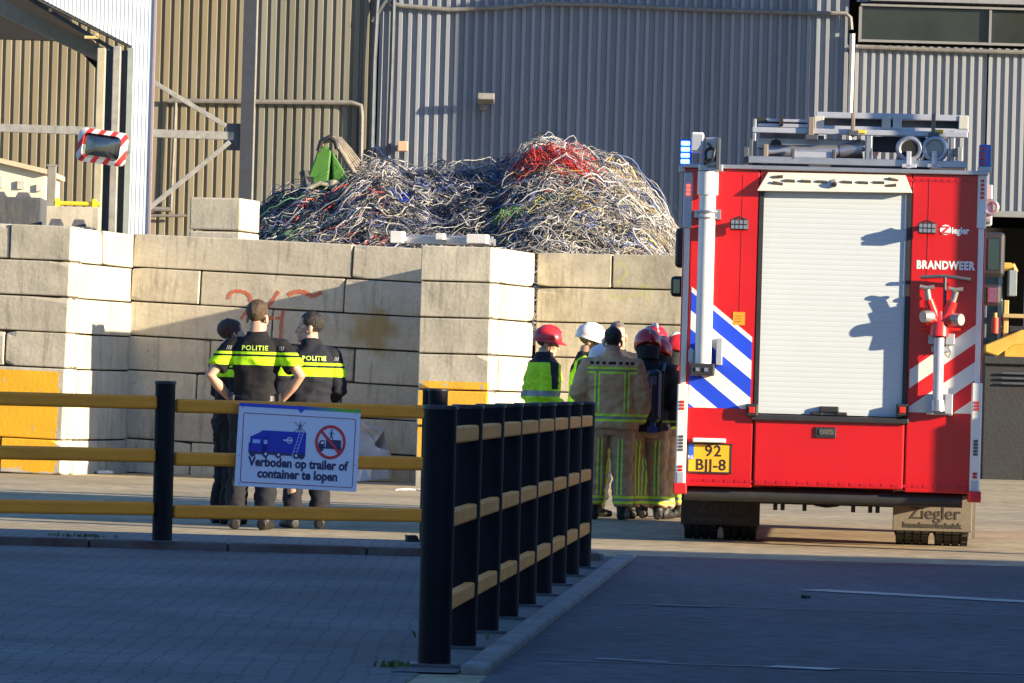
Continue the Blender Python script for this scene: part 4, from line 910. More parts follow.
# blue lorry
flat('lorry', [rect(.205, .315, .56, .575), [sp(.205, .315), sp(.205, .40), sp(.105, .40), sp(.17, .35)], rect(.105, .395, .25, .585), rect(.095, .47, .12, .585)], m_sblue)
flat('lorry_window', [rect(.125, .43, .185, .475), rect(.215, .43, .245, .48)], M('sign_light_blue', (.35, .5, .85), .4), 1)
flat('lorry_chassis', [rect(.1, .575, .56, .605)], m_snavy, 1); flat('lorry_wheel', [disc(u, .60, .024) for u in (.13, .235, .34, .485, .53)], m_snavy, 2); flat('wheel_rim', [disc(u, .60, .010) for u in (.235, .34, .485)], m_sw, 3)
x_, z_ = sp(.425, .42); b = BM()
for k in range(16):
    a0, a1 = 2*math.pi*k/16, 2*math.pi*(k+1)/16; prism(b, [(x_+.024*math.cos(a0), z_+.024*math.sin(a0)), (x_+.024*math.cos(a1), z_+.024*math.sin(a1)), (x_+.018*math.cos(a1), z_+.018*math.sin(a1)), (x_+.018*math.cos(a0), z_+.018*math.sin(a0))], FT-.0026, FT-.001)
prism(b, [(x_-.05, z_-.006), (x_+.02, z_-.006), (x_+.02, z_+.006), (x_-.05, z_+.006)], FT-.0026, FT-.001); obj('lorry_emblem', b, m_sw, sg)
def seg2(u0, v0, u1, v1, t):
    a = Vector(sp(u0, v0)); c = Vector(sp(u1, v1)); n = (c-a).normalized(); n = Vector((-n.y, n.x))*t/2; return [tuple(a-n), tuple(c-n), tuple(c+n), tuple(a+n)]
flat('ladder_icon', [seg2(.505, .32, .45, .615, .004), seg2(.535, .32, .48, .615, .004)]+[seg2(.505-.055*f, .32+.295*f, .535-.055*f, .32+.295*f, .003) for f in (.08, .22, .36, .5, .64, .78, .92)], M('icon_pale_blue', (.45, .55, .9), .5), 2)
flat('crossed_figure', [seg2(.455, .19, .555, .315, .0035), seg2(.555, .185, .455, .32, .0035), disc(.505, .195, .005, 10), seg2(.505, .21, .503, .27, .008), seg2(.503, .265, .49, .31, .005), seg2(.503, .265, .517, .31, .005), seg2(.505, .22, .525, .25, .004)], m_snavy, 1)
# prohibition ring
x_, z_ = sp(.762, .415); b = BM(); Ro, Ri = .125, .103
for k in range(40):
    a0, a1 = 2*math.pi*k/40, 2*math.pi*(k+1)/40; prism(b, [(x_+Ro*math.cos(a0), z_+Ro*math.sin(a0)), (x_+Ro*math.cos(a1), z_+Ro*math.sin(a1)), (x_+Ri*math.cos(a1), z_+Ri*math.sin(a1)), (x_+Ri*math.cos(a0), z_+Ri*math.sin(a0))], FT-.0026, FT+.0004)
prism(b, [(x_-.085, z_+.072), (x_-.072, z_+.085), (x_+.085, z_-.072), (x_+.072, z_-.085)], FT-.0040, FT+.0002); obj('prohibition_ring', b, m_sred, sg)
flat('tipper_icon', [rect(.725, .385, .85, .475), [sp(.665, .44), sp(.682, .395), sp(.715, .395), sp(.715, .485), sp(.665, .485)], rect(.66, .475, .85, .495), disc(.69, .505, .017, 14), disc(.83, .50, .014, 14), rect(.83, .495, .865, .505)], m_snavy, 1)
flat('walker_icon', [disc(.768, .27, .006, 10), seg2(.768, .285, .766, .335, .010), seg2(.766, .33, .752, .385, .006), seg2(.766, .33, .782, .38, .006), seg2(.768, .295, .748, .315, .004), seg2(.768, .295, .79, .315, .004)], m_snavy, 1)
flat('cab_window', [[sp(.680, .44), sp(.688, .41), sp(.706, .41), sp(.706, .44)]], m_sw, 2)
text('sign_text', 'Verboden op trailer of', .092, m_snavy, sg, (sp(.507, .70)[0], FT-.001, sp(.5, .70)[1]), bold=.0034, sx=.95)
text('sign_text', 'container te lopen', .092, m_snavy, sg, (sp(.507, .835)[0], FT-.001, sp(.5, .835)[1]), bold=.0034, sx=.95)
flat('screw', [disc(u, v, .004, 8) for u, v in ((.03, .06), (.965, .06), (.02, .63), (.975, .68), (.035, .965))], m_snavy, 1)
# ------------------------------------------------------------------ traffic mirror
MY = 80.6; c = at(102, 147, MY); mm = thing('traffic_mirror', 'rectangular traffic mirror with red and white striped rim on the shed column', 'traffic mirror', c, rot=(0, R(7), R(-10)))
mw_, mh_ = 50/F*MY, 34/F*MY
def rrect(w_, h_, r_, n=6):
    out = []
    for (sx, sz, a0) in ((1, 1, 0), (-1, 1, 90), (-1, -1, 180), (1, -1, 270)):
        for k in range(n+1): a = R(a0+90*k/n); out.append((sx*(w_/2-r_)+r_*math.cos(a), sz*(h_/2-r_)+r_*math.sin(a)))
    return out
m_rw = M('red_white_rim', (.72, .70, .68), .4, var=.05)
def rimmask(nt):
    (x, y, z), _ = coords(nt); v = mth(nt, 'ADD', x, mth(nt, 'MULTIPLY', z, -.6)); return mth(nt, 'LESS_THAN', mth(nt, 'FRACT', mth(nt, 'DIVIDE', v, .185)), .45)
overlay(m_rw, rimmask, (.58, .05, .05))
O_ = rrect(mw_, mh_, .09); I_ = rrect(mw_*.78, mh_*.72, .08); b = BM(); n = len(O_)
vo = [b.verts.new((p[0], -.02, p[1])) for p in O_]; vi = [b.verts.new((p[0], -.05, p[1])) for p in I_]; vb = [b.verts.new((p[0], .06, p[1])) for p in O_]; vi2 = [b.verts.new((p[0], .0, p[1])) for p in I_]
for k in range(n):
    j = (k+1) % n; b.faces.new((vo[k], vo[j], vi[j], vi[k])); b.faces.new((vb[k], vb[j], vo[j], vo[k])); b.faces.new((vi[k], vi[j], vi2[j], vi2[k]))
b.faces.new(vb); obj('mirror_rim', b, m_rw, mm)
b = BM(); rings = []
for f in (1, .75, .5, .25, .02): rings.append([b.verts.new((p[0]*f*.99, -.055+.055*f*f, p[1]*f*.99)) for p in I_])
for a, q in zip(rings, rings[1:]):
    for k in range(n): b.faces.new((a[k], a[(k+1) % n], q[(k+1) % n], q[k]))
b.faces.new(rings[-1]); obj('mirror_glass', b, M('convex_mirror', (.22, .235, .23), .12, .9, var=.35, vs=6, stretch=(1, 1, .4)), mm, smooth=60)
b = BM(); tube(b, [(0, .06, 0), (0.03, .5, 0), (.03, 1.8, 0)], .04); obj('mirror_bracket', b, m_dsteel, mm)
# ------------------------------------------------------------------ cable heap
HY0, HY1 = 71.6, 84.0; HC = 76.5
prof_px = [(245, 236), (256, 222), (262, 205), (275, 190), (310, 178), (340, 168), (360, 158), (378, 152), (400, 156), (418, 158), (436, 163), (450, 165), (478, 164), (500, 163), (515, 150), (532, 138), (550, 134), (575, 138), (600, 152), (622, 160), (645, 176), (660, 194), (672, 214), (690, 236), (715, 250)]
prof = [(at(p[0], p[1], HC).x, at(p[0], p[1], HC).z) for p in prof_px]
def hprof(x):
    if x <= prof[0][0] or x >= prof[-1][0]: return 1.2
    for a, c in zip(prof, prof[1:]):
        if a[0] <= x <= c[0]: return a[1]+(c[1]-a[1])*(x-a[0])/(c[0]-a[0])
def hh(x, y):
    t = (y-HC)/(HC-71.3) if y < HC else (y-HC)/6.5
    t = min(1, abs(t)); sm = 1-t**2.2 if y < HC else 1-t*t
    top = hprof(x); base = 1.9 if y < HC else .5
    return base+(top-base)*sm+.14*noise.noise(Vector((x*1.1, y*1.1, 3)))*sm+.17*noise.noise(Vector((x*2.6, y*2.6, 7)))*sm-.46
b = BM(); nx, ny = 120, 60; G = []
for i in range(nx+1):
    x = prof[0][0]-.3+(prof[-1][0]-prof[0][0]+.6)*i/nx; G.append([b.verts.new((x, HY0+(HY1-HY0)*j/ny, hh(x, HY0+(HY1-HY0)*j/ny))) for j in range(ny+1)])
for i in range(nx):
    for j in range(ny): b.faces.new((G[i][j], G[i+1][j], G[i+1][j+1], G[i][j+1]))
cabmats = [M('cable_white', (.47, .46, .45), .5, var=.2, vs=3), M('cable_beige', (.40, .36, .29), .55, var=.25, vs=3), M('cable_dark', (.035, .037, .045), .5, var=.3, vs=3), M('cable_blue', (.05, .08, .22), .45, var=.3, vs=3),
           M('cable_red', (.52, .055, .035), .5, var=.25, vs=3), M('cable_yellow', (.56, .42, .07), .5, var=.2, vs=3), M('cable_green', (.06, .15, .09), .55, var=.3, vs=3), M('cable_grey', (.24, .235, .235), .5, var=.25, vs=3), M('cable_core', (.035, .035, .04), .9, var=.5, vs=8, bump=.6, bs=20), M('cable_copper', (.40, .24, .13), .5, var=.2, vs=3)]
for f in b.faces: f.material_index = 8
px_of = lambda x, Y: 512+x*F/Y
rnd = random.Random(11)
def strand(x, y, n, step, curl, up, r, mat, drape=.35, lift=.0):
    a = rnd.uniform(0, 2*math.pi); el = 0; pts = []; x0, y0 = x, y
    k = rnd.uniform(-1, 1)*curl; off = rnd.uniform(0, .16)+lift; ph = rnd.uniform(0, 6)
    for i in range(n):
        z = hh(x, y)+off+up*math.sin(math.pi*i/(n-1))
        pts.append((x, y, z)); a += k+rnd.uniform(-.16, .16)
        k += rnd.uniform(-.1, .1)*curl
        sy = abs(hh(x, y+.05)-hh(x, y))/.05; 
        x += math.cos(a)*step; y += math.sin(a)*step/(1+.8*sy)
        y = min(max(y, HY0+.1), 80)
        off = max(0.0, off+rnd.uniform(-.05, .05))
    tube(b, pts, r, seg=4, mat=mat)
def zone(px, zf):
    """colours by place on the heap: (px = column in the picture, zf = 0 foot .. 1 ridge)"""
    u = rnd.random()
    if px < 300: return rnd.choices([6, 2, 7, 0, 4, 3], [5, 5, 2, 1.2, .5, .8])[0]
    if px < 385: return rnd.choices([0, 1, 7, 2, 3, 4, 5], [3.2, 1.6, 2.5, 4.2, 1.4, .7, .2])[0]
    if px < 425: return rnd.choices([0, 7, 2, 3, 1], [1.8, 2, 4, 2, .7])[0]
    if px < 505: return rnd.choices([2, 3, 7, 0, 1], [6, 2.2, 2, 1.0, .5])[0]  # more dark strands here paint the heap's shade into the colours
    if px < 590:
        if zf > .62 and px > 510: return rnd.choices([4, 0, 7, 3, 2], [1.5, 2, 1.5, 1, 1])[0]
        return rnd.choices([1, 0, 7, 2, 5, 6, 3], [2.6, 3, 2.6, 3.2, .4, .4, .8])[0]
    return rnd.choices([0, 1, 5, 7, 2, 3, 9], [4.2, 2.8, .9, 2.6, 2.2, .9, .4])[0]
cnt = 0
while cnt < 13000:
    x = rnd.uniform(prof[0][0], prof[-1][0]-.3); y = HY0+.2+(rnd.random()**1.15)*(78.2-HY0)
    top = hprof(x); z = hh(x, y)
    if z < 2.1: continue
    zf = (z-2.3)/max(.3, top-2.3); m_ = zone(px_of(x, y), zf)
    r = rnd.choice([.002, .0025, .003, .0035, .0045, .006, .011]); n = rnd.randint(10, 24)
    strand(x, y, n, rnd.uniform(.045, .12), rnd.choice([.15, .4, .6, .8, 1.0]), rnd.choice([0, 0, .03, .06, .12]) if zf < .8 else rnd.choice([0, .05, .1, .22]), r, m_); cnt += 1
for k in range(900):
    x = rnd.uniform(prof[0][0], prof[-1][0]-.3); y = HY0+.2+rnd.random()*5.5; z = hh(x, y)
    if z < 2.1: continue
    sz = rnd.uniform(.03, .12); rot_ = Euler((rnd.uniform(0, 3), rnd.uniform(0, 3), rnd.uniform(0, 3))).to_matrix(); d3 = Vector((sz*rnd.uniform(.4, 2), sz*rnd.uniform(.3, 1), sz*rnd.uniform(.1, .5)))/2; mi_ = rnd.choice([2, 2, 7, 7, 3, 9, 0, 8])
    vs = [b.verts.new(Vector((x, y, z+.05))+rot_ @ Vector((d3.x*sx, d3.y*sy, d3.z*sz_))+Vector((rnd.uniform(-1, 1), rnd.uniform(-1, 1), rnd.uniform(-1, 1)))*sz*.2) for sz_ in (-1, 1) for sx, sy in ((-1, -1), (1, -1), (1, 1), (-1, 1))]
    for q in ((3, 2, 1, 0), (4, 5, 6, 7), (0, 1, 5, 4), (1, 2, 6, 5), (2, 3, 7, 6), (3, 0, 4, 7)):
        f = b.faces.new([vs[k_] for k_ in q]); f.material_index = mi_
heap = obj('cable_heap', b, cabmats, None, smooth=180); heap['kind'] = 'stuff'; heap['label'] = 'large tangled heap of scrap cables in many colours behind the block walls'; heap['category'] = 'cable heap'
# bundles that stand out in the heap
def bundle(name, label, cx, cy, n, mat, dirx, diry, ln, spread, r=.014, sag=.0, group=None, lift=.12, curl=.1):
    P_ = at(cx, cy, 74); best = min(((abs(hh(P_.x*yy/74, yy)-((P_.z-CAMH)*yy/74+CAMH)), yy) for yy in [71.8+.1*i for i in range(60)]))
    Y = best[1]; X = P_.x*Y/74; bb = BM()
    for k in range(n):
        ox, oy = rnd.gauss(0, spread), rnd.gauss(0, spread); pts = []; l2 = ln*rnd.uniform(.6, 1.1); wob = rnd.uniform(0, 6); c_ = rnd.uniform(-1, 1)*curl
        for i in range(9):
            t_ = i/8-.5; xx = X+ox+dirx*l2*t_-diry*c_*l2*(t_*t_*4); yy = Y+oy*.6+diry*l2*t_*.5; pts.append((xx, yy, hh(xx, max(HY0+.1, yy))+lift+rnd.uniform(-.03, .05)+oy*.25+.06*math.sin(wob+i)))
        tube(bb, pts, r, seg=5)
    o = obj(name, bb, mat, smooth=60); tag(o, label, 'cable bundle', group); return o
bundle('cable_bundle', 'thick bundle of orange red cables near the top of the heap', 541, 172, 240, M('cable_faded_red', (.40, .07, .05), .6, var=.3, vs=4), 1, .25, .75, .19, .008, lift=.19, curl=.25)
bundle('cable_bundle', 'fan of red cables hanging below the top bundle of the heap', 550, 188, 170, cabmats[4], .75, -1.0, .8, .19, .009, lift=.2)
bundle('cable_bundle', 'bright blue roll of cable lying low in the middle of the heap', 410, 214, 22, M('cable_bright_blue', (.02, .07, .52), .4), 1, .9, .5, .04, .010, lift=.12)
bundle('cable_bundle', 'sheaf of dark green cables at the left end of the heap', 282, 196, 60, M('cable_dark_green', (.045, .13, .095), .5), 1, .2, .9, .13, .012, lift=.14, curl=.4)
bundle('cable_bundle', 'small knot of bright green wire low in the heap above the block pier', 509, 229, 26, M('cable_bright_green', (.10, .30, .05), .5), 1, .3, .32, .06, .009, lift=.18, curl=.6)
bundle('cable_bundle', 'thin red cable loop at the lower left of the heap', 300, 222, 5, cabmats[4], .3, -1, .6, .03, .018, lift=.2, curl=.6)
bundle('cable_bundle', 'yellow patch of thin wire on the sunlit right side of the heap', 607, 190, 40, cabmats[5], 1, .4, .5, .13, .010, lift=.14, curl=.5)
# plastic scraps in the heap
for (px, py, sx, lab, m_) in ((487, 180, .12, 'crumpled white plastic bag on top of the dark cables', M('bag_white', (.68, .64, .58), .6)), (352, 184, .11, 'white plastic scrap beside the green grab', m_wht), (420, 184, .13, 'pale blue plastic sheet among dark cables', M('plastic_pale_blue', (.3, .36, .52), .4))):
    P_ = at(px, py, 74); bb = BM(); ell(bb, (0, 0, 0), (sx*1.6, sx, sx*.8), seg=14)
    for v in bb.verts: v.co *= 1+.45*noise.noise(v.co*9+Vector((px, 0, 0)))
    best = min(((abs(hh(P_.x*yy/74, yy)-((P_.z-CAMH)*yy/74+CAMH)), yy) for yy in [71.8+.1*i for i in range(60)])); Y = best[1]
    o = obj('plastic_scrap', bb, m_, None, (P_.x*Y/74, Y-.1, hh(P_.x*Y/74, Y)+.1), smooth=30); tag(o, lab, 'plastic scrap')
# ------------------------------------------------------------------ green grab
GYb = 75.6; c = at(330, 205, GYb); gr = thing('scrap_grab', 'green hydraulic scrap grab with worn black faces half sunk in the cables', 'grab', (c.x, GYb, c.z-.3))
m_gr = M('grab_green', (.07, .21, .025), .5, var=.25, vs=5, col2=(.045, .14, .02)); k_ = GYb/F
def gp(px, py): q = at(px, py, GYb); return (q.x-c.x, q.z-(c.z-.3))
b = BM(); prism(b, [gp(304, 208), gp(306, 186), gp(318, 152), gp(325, 146), gp(332, 150), gp(328, 190), gp(318, 212)], -.25, .15); obj('grab_shell', b, m_gr, gr, bevel=.02)
b = BM(); prism(b, [gp(332, 150), gp(338, 160), gp(350, 180), gp(347, 196), gp(334, 200)], -.2, .2); obj('grab_shell', b, m_gr, gr, bevel=.02)
b = BM(); prism(b, [gp(325, 150), gp(337, 156), gp(340, 196), gp(324, 200)], -.16, .1); obj('grab_core', b, m_dark, gr)
b = BM(); q0, q1 = gp(305, 172), gp(308, 190); tube(b, [(q0[0], -.22, q0[1]), (q1[0], -.28, q1[1])], .07); q0, q1 = gp(306, 181), gp(316, 176); box(b, (q0[0]+.04, -.26, q0[1]), (.16, .1, .1)); obj('grab_pivot', b, m_blkp, gr)
b = BM(); q = [gp(304, 198), gp(310, 188), gp(322, 184), gp(334, 188)]; tube(b, [(p[0], -.33, p[1]) for p in q], .035); ell(b, (gp(334, 186)[0], -.3, gp(334, 186)[1]), (.1, .08, .08)); obj('grab_cylinder', b, M('grab_pale_metal', (.42, .38, .26), .5, .2), gr, smooth=60)
b = BM()
for s in range(6):
    q = [gp(322-s, 150), gp(324+s, 140), gp(333+s*1.5, 138.5-s*.2), gp(340+s*2.2, 150), gp(348+s*2.6, 163), gp(358+s*2.4, 178)]
    tube(b, [(p[0], -.2+.07*s, p[1]) for p in q], .02 if s else .035)
obj('hydraulic_hose', b, M('hose_worn', (.20, .17, .13), .6, var=.4), gr, smooth=60)
b = BM(); q = [gp(319, 152), gp(322, 142), gp(330, 138), gp(336, 142), gp(338, 150)]; tube(b, [(p[0], -.26, p[1]) for p in q], .035); obj('hose_loop', b, m_blkp, gr, smooth=60)
# ------------------------------------------------------------------ steel strips on the wall top between recess and pier
pA = at(392, 240, 69.3); t = thing('steel_profiles', 'stack of pale steel profiles lying on the wall top beside the pier', 'steel profiles', (pA.x, 70.2, pA.z-.02), rot=(0, 0, -BETA))
for k in range(3): bx('profile', (.62, .1+k*.14, .05+.03*(k == 1)), (1.25, .1, .09), m_alu, t, .008)
bx('profile_cap', (.06, -.02, .08), (.16, .2, .15), m_wht, t, .01); bx('profile_cap', (1.1, -.0, .08), (.26, .2, .12), m_wht, t, .01); bx('profile_cap', (.62, -.02, .1), (.1, .18, .08), m_wht, t, .01)
# ------------------------------------------------------------------ steel skip and wheel loader, far right
SY = 86.0; sx0 = at(984, 420, SY).x; szT = at(1000, 357, SY).z
m_skip = M('worn_dark_steel', (.026, .025, .024), .65, .2, var=.45, vs=1.6, col2=(.028, .03, .036), fine=.2, bump=.2, bs=20)
sk = thing('steel_skip', 'worn dark steel skip standing on the yard right of the fire truck', 'skip', (sx0, SY, 0))
b = BM(); box(b, (1.9, .05, szT/2), (3.8, .1, szT)); box(b, (.05, 1.1, szT/2), (.1, 2.0, szT)); box(b, (3.75, 1.1, szT/2), (.1, 2.0, szT)); box(b, (1.9, 1.1, .1), (3.6, 2.0, .1)); obj('skip_body', b, m_skip, sk)
b = BM(); box(b, (1.9, -.03, szT-.05), (3.86, .1, .12)); obj('skip_rim', b, m_skip, sk, bevel=.01)
b = BM()
for k in range(3): tube(b, [(.25, -.06, szT-.25-k*.08), (.75, -.05, szT-.25-k*.08)], .02)
obj('skip_handle', b, m_dsteel, sk)
b = BM(); box(b, (.85, -.03, .3), (.05, .1, .6)); obj('skip_rib', b, m_dsteel, sk)
LY = 91.0; lo = thing('wheel_loader', 'yellow wheel loader with a glazed cab behind the dark skip', 'wheel loader', (at(984, 350, LY).x, LY, 0))
lx0 = at(984, 350, LY).x
def lq(px, py): q = at(px, py, LY); return (q.x-lx0, q.z)
m_ly = M('loader_yellow', (.56, .34, .06), .45, var=.15, vs=3); m_lg = M('cab_glass', (.10, .14, .13), .1, var=.4, vs=4)
def lb(name, x0, y0, x1, y1, ya, yb, m, par=None, bev=.01):
    a, c = lq((x0+x1)/2, (y0+y1)/2); return bx(name, (a, (ya+yb)/2, c), ((x1-x0)/F*LY, yb-ya, (y1-y0)/F*LY), m, par or lo, bev)
lc = lb('cab', 975, 268, 1004, 352, .3, 1.8, m_lg); lb('cab_pillar', 999, 266, 1003, 345, .2, .3, M('pillar_pale', (.30, .36, .31), .5), lc); lb('cab_pillar', 985, 266, 988, 345, .2, .3, m_dsteel, lc)
lb('cab_pillar', 1004, 300, 1009, 346, .1, .25, M('pillar_yellow', (.5, .36, .12), .5), lc); lb('cab_roof', 970, 262, 1012, 269, .1, 2.0, m_ly, lc); lb('roof_lamp', 1009, 270, 1017, 296, .0, .3, M('lamp_housing', (.22, .25, .25), .5), lc)
b = BM(); tube(b, [(*[lq(1003, 267)[0]], .1, lq(1003, 267)[1]), (lq(1014, 266)[0], .1, lq(1014, 266)[1]), (lq(1016, 272)[0], .1, lq(1016, 272)[1])], .05); obj('roof_rail', b, m_ly, lc)
b = BM(); q = [lq(984, 352), lq(984, 345), lq(1006, 336), lq(1020, 330), lq(1040, 330), lq(1040, 342), lq(1010, 346), lq(996, 356)]; prism(b, [(p[0], p[1]) for p in q], -.2, .1); obj('lift_arm', b, m_ly, lo, bevel=.02)
lb('engine_hood', 1006, 330, 1090, 380, .3, 2.2, m_ly); lb('grille', 1010, 326, 1030, 334, .1, .3, m_blkp); lb('ledge', 1003, 314, 1034, 318, .0, .4, M('ledge_tan', (.4, .28, .12), .6))
b = BM(); a = lq(995, 326); cyl(b, (a[0], .0, a[1]-.12), (a[0], .0, a[1]+.14), .06); ex = obj('fire_extinguisher', b, M('extinguisher_red', (.6, .04, .02), .4), lo, smooth=40); tag(ex, None); b = BM(); cyl(b, (a[0], 0, a[1]+.14), (a[0], 0, a[1]+.22), .03); obj('extinguisher_valve', b, m_ly, ex)
for xx in (0, 1.8):
    b = BM(); cyl(b, (xx+.3, .2, .75), (xx+.3, .9, .75), .75, seg=28); wq = obj('wheel', b, m_blk, lo, smooth=40); b = BM(); cyl(b, (xx+.3, .15, .75), (xx+.3, .22, .75), .38); obj('wheel_hub', b, m_ly, wq)
# ------------------------------------------------------------------ white bag and litter at the foot of the recessed wall
bc_ = at(374, 470, 69.1); bb = BM(); q = [at(*p, 69.1) for p in ((352, 486), (390, 484), (391, 474), (388, 456), (372, 452), (383, 437), (362, 426), (352, 430))]
prism(bb, [(p.x-bc_.x, p.z+.02) for p in q], -.12, .35); bmesh.ops.triangulate(bb, faces=bb.faces[:]); bmesh.ops.subdivide_edges(bb, edges=bb.edges[:], cuts=3, use_grid_fill=True)
for v in bb.verts: v.co += Vector((.3, 1.3, .3))*.11*noise.noise(v.co*4.5)
t = obj('white_bag', bb, M('woven_white_bag', (.66, .62, .62), .6, var=.12, vs=5, bump=.3, bs=15), None, (bc_.x, 69.1, 0), smooth=35)
zmin = min(v.co.z for v in t.data.vertices); t.location.z = -zmin-.0
tag(t, 'crumpled white bulk bag slumped at the foot of the graffiti wall', 'bag')
rl = random.Random(5)
labs = ['white paper scrap on the sunlit ground right of the bag', 'small dark lump of debris on the paving near the end post', 'flat grey plank at the foot of the yellow end wall', 'scrap of pale paper at the foot of the graffiti wall left of the officers', 'dark crumpled litter at the wall foot left of the officers', 'second pale scrap lying between the wall foot and the officers', 'small dark stone on the road beyond the kerb']
for i, (px, py, s, m_) in enumerate(((410, 490.5, (.3, .2, .015), m_wht), (411, 549, (.09, .1, .05), m_blk), (12, 466, (.5, .2, .08), m_pipe), (104, 474, (.2, .15, .04), m_wht), (176, 474, (.25, .2, .08), m_blkp), (200, 473, (.18, .15, .05), m_wht), (806, 599, (.05, .05, .02), m_blk))):
    g0 = on_ground(px, py); bb = BM(); box(bb, (0, 0, s[2]/2), s); bmesh.ops.subdivide_edges(bb, edges=bb.edges[:], cuts=2, use_grid_fill=True)
    for v in bb.verts: v.co += Vector((1, 1, .35 if v.co.z > 0 else 0))*min(s[:2])*.25*noise.noise(v.co*14+Vector((i*3, 0, 0)))
    zq = .055 if i == 1 else 0.004
    o = obj('litter', bb, m_, None, (g0.x, g0.y, zq), rot=(0, 0, rl.uniform(-.5, .5)), bevel=.005); tag(o, labs[i], 'litter')
def weeds(name, px, py, n, spread, hgt, z=0.0):
    g0 = on_ground(px, py); bb = BM()
    for k in range(n):
        a = rl.uniform(0, 6.28); r_ = rl.random()*spread; x, y = r_*math.cos(a), r_*math.sin(a); h_ = hgt*rl.uniform(.4, 1); dx, dy = rl.uniform(-.6, .6)*h_, rl.uniform(-.6, .6)*h_
        v = [bb.verts.new(p) for p in ((x-.006, y, 0), (x+.006, y, 0), (x+dx*.5+.005, y+dy*.5, h_*.7), (x+dx*.5-.005, y+dy*.5, h_*.7), (x+dx, y+dy, h_))]
        bb.faces.new((v[0], v[1], v[2], v[3])); bb.faces.new((v[3], v[2], v[4]))
    o = obj(name, bb, M('weed_green', (.07, .11, .025), .7, var=.4, vs=9), None, (g0.x, g0.y, z)); o['kind'] = 'stuff'
weeds('weeds', 393, 668, 40, .09, .035, .004); weeds('weeds', 36, 470, 160, .5, .2); weeds('weeds', 452, 640, 40, .2, .05, .01); weeds('weeds', 84, 545, 50, .3, .03, .06)
# ------------------------------------------------------------------ a shed, an added shade slab and a lamp post beyond the right edge, whose shadows fall into view
m_wall_b = M('shed_brick', (.25, .22, .19), .8, var=.15, vs=2)
t = thing('brick_shed', 'low flat roofed brick shed right of the road, shading the foreground', 'shed', (0, 0, 0))
bx('shed_wall', (26, 15.4, 2.72), (33, 35, 5.44), m_wall_b, t); bx('roof_edge', (26, 15.4, 5.50), (33.2, 35.2, .12), m_dsteel, t)
b = BM()
for k in range(6): box(b, (9.48, 4+k*5, 2.2), (.06, 2, 1.2))
obj('shed_window', b, m_glass, t)
t = thing('shade_slab', 'tall thin grey slab added out of view to shade the warehouse front', 'wall', (0, 0, 0))  # unseen slab added so that its shadow falls on the warehouse wall
bx('shade_slab_panel', (10.15, 106.5, 5.8), (.24, 3.1, 11.6), m_grey2, t); bx('shade_slab_capping', (10.15, 106.5, 11.65), (.34, 3.2, .1), m_dsteel, t)
t = thing('street_lamp', 'slender steel lamp post at the road side right of the fire truck', 'lamp post', (TX+.99+.9135*3.0, TY-.4067*3.0, 0))
b = BM(); cyl(b, (0, 0, 0), (0, 0, 7), .085, .06, 20); obj('lamp_pole', b, m_steel, t, smooth=40); b = BM(); cyl(b, (.07, 0, 0), (.07, 0, 1.72), .15, .15, 20); obj('pole_base', b, m_steel, t, smooth=40); b = BM(); tube(b, [(0, 0, 6.95), (-.4, 0, 7.2), (-.9, 0, 7.25)], .035); box(b, (-1.1, 0, 7.24), (.5, .2, .1)); obj('lamp_head', b, m_alu, t)

# ------------------------------------------------------------------ people
# canonical figure: 1.80 m tall, facing local -Y, feet at z = 0
m_skin = M('skin', (.50, .30, .21), .5, var=.08, vs=14)
m_hair_b = M('hair_brown', (.07, .042, .021), .6, var=.5, vs=50, stretch=(1, 1, .3), bump=.8, bs=90); m_hair_d = M('hair_dark', (.022, .018, .016), .6, var=.4, vs=40, bump=.8, bs=90); m_hair_r = M('hair_auburn', (.055, .02, .014), .5, var=.4, vs=40, bump=.8, bs=90); m_hair_g = M('hair_greying', (.16, .13, .11), .6, var=.4, vs=40)
m_eye = M('eye', (.03, .025, .02), .15)
m_boot = M('boot_leather', (.012, .011, .011), .55, var=.3); m_belt = M('belt_black', (.013, .013, .015), .45)
FL = (.52, .92, .02); m_silver = M('reflective_grey', (.30, .31, .33), .35)
def clothing(name, col, stripes=None, sc=FL, rough=.85, stripes2=None, sc2=(.3, .31, .33), more=None, var=.18):
    m = M(name, col, rough, var=var, vs=9, bump=.25, bs=130, spec=.25)
    if stripes: overlay(m, boxes_mask(stripes), sc)
    if stripes2: overlay(m, boxes_mask(stripes2), sc2)
    for bxs, c_ in (more or []): overlay(m, boxes_mask(bxs), c_)
    return m
def hand(bm, wrist, fwd, side, curl=.35, sgn=1, scale=1.0):
    """palm and five fingers; fwd = along the hand, side = towards the thumb"""
    fwd = Vector(fwd).normalized(); side = Vector(side); side = (side-fwd*side.dot(fwd)).normalized(); up = fwd.cross(side)*sgn
    w_ = Vector(wrist); s = scale
    for k in (-1, 0, 1): tube(bm, [w_+side*k*.018*s, w_+fwd*.05*s+side*k*.024*s, w_+fwd*.09*s+side*k*.026*s], [.017*s, .016*s, .013*s], seg=8)
    for k, ln in zip((1.5, .5, -.5, -1.5), (.072, .08, .074, .058)):
        p = w_+fwd*.088*s+side*k*.0195*s; d = fwd.copy(); pts = [p-fwd*.02*s, p]
        for j in range(3):
            d = (d+up*(-curl)*(.9+.3*j)).normalized(); p = p+d*ln/3*s; pts.append(p)
        tube(bm, pts, [.0095*s, .0095*s, .009*s, .0085*s, .007*s], seg=7)
    p = w_+fwd*.025*s+side*.025*s; tube(bm, [p, p+fwd*.03*s+side*.03*s, p+fwd*.06*s+side*.038*s-up*.01*s, p+fwd*.082*s+side*.036*s-up*.02*s], [.014*s, .012*s, .0105*s, .008*s], seg=7)
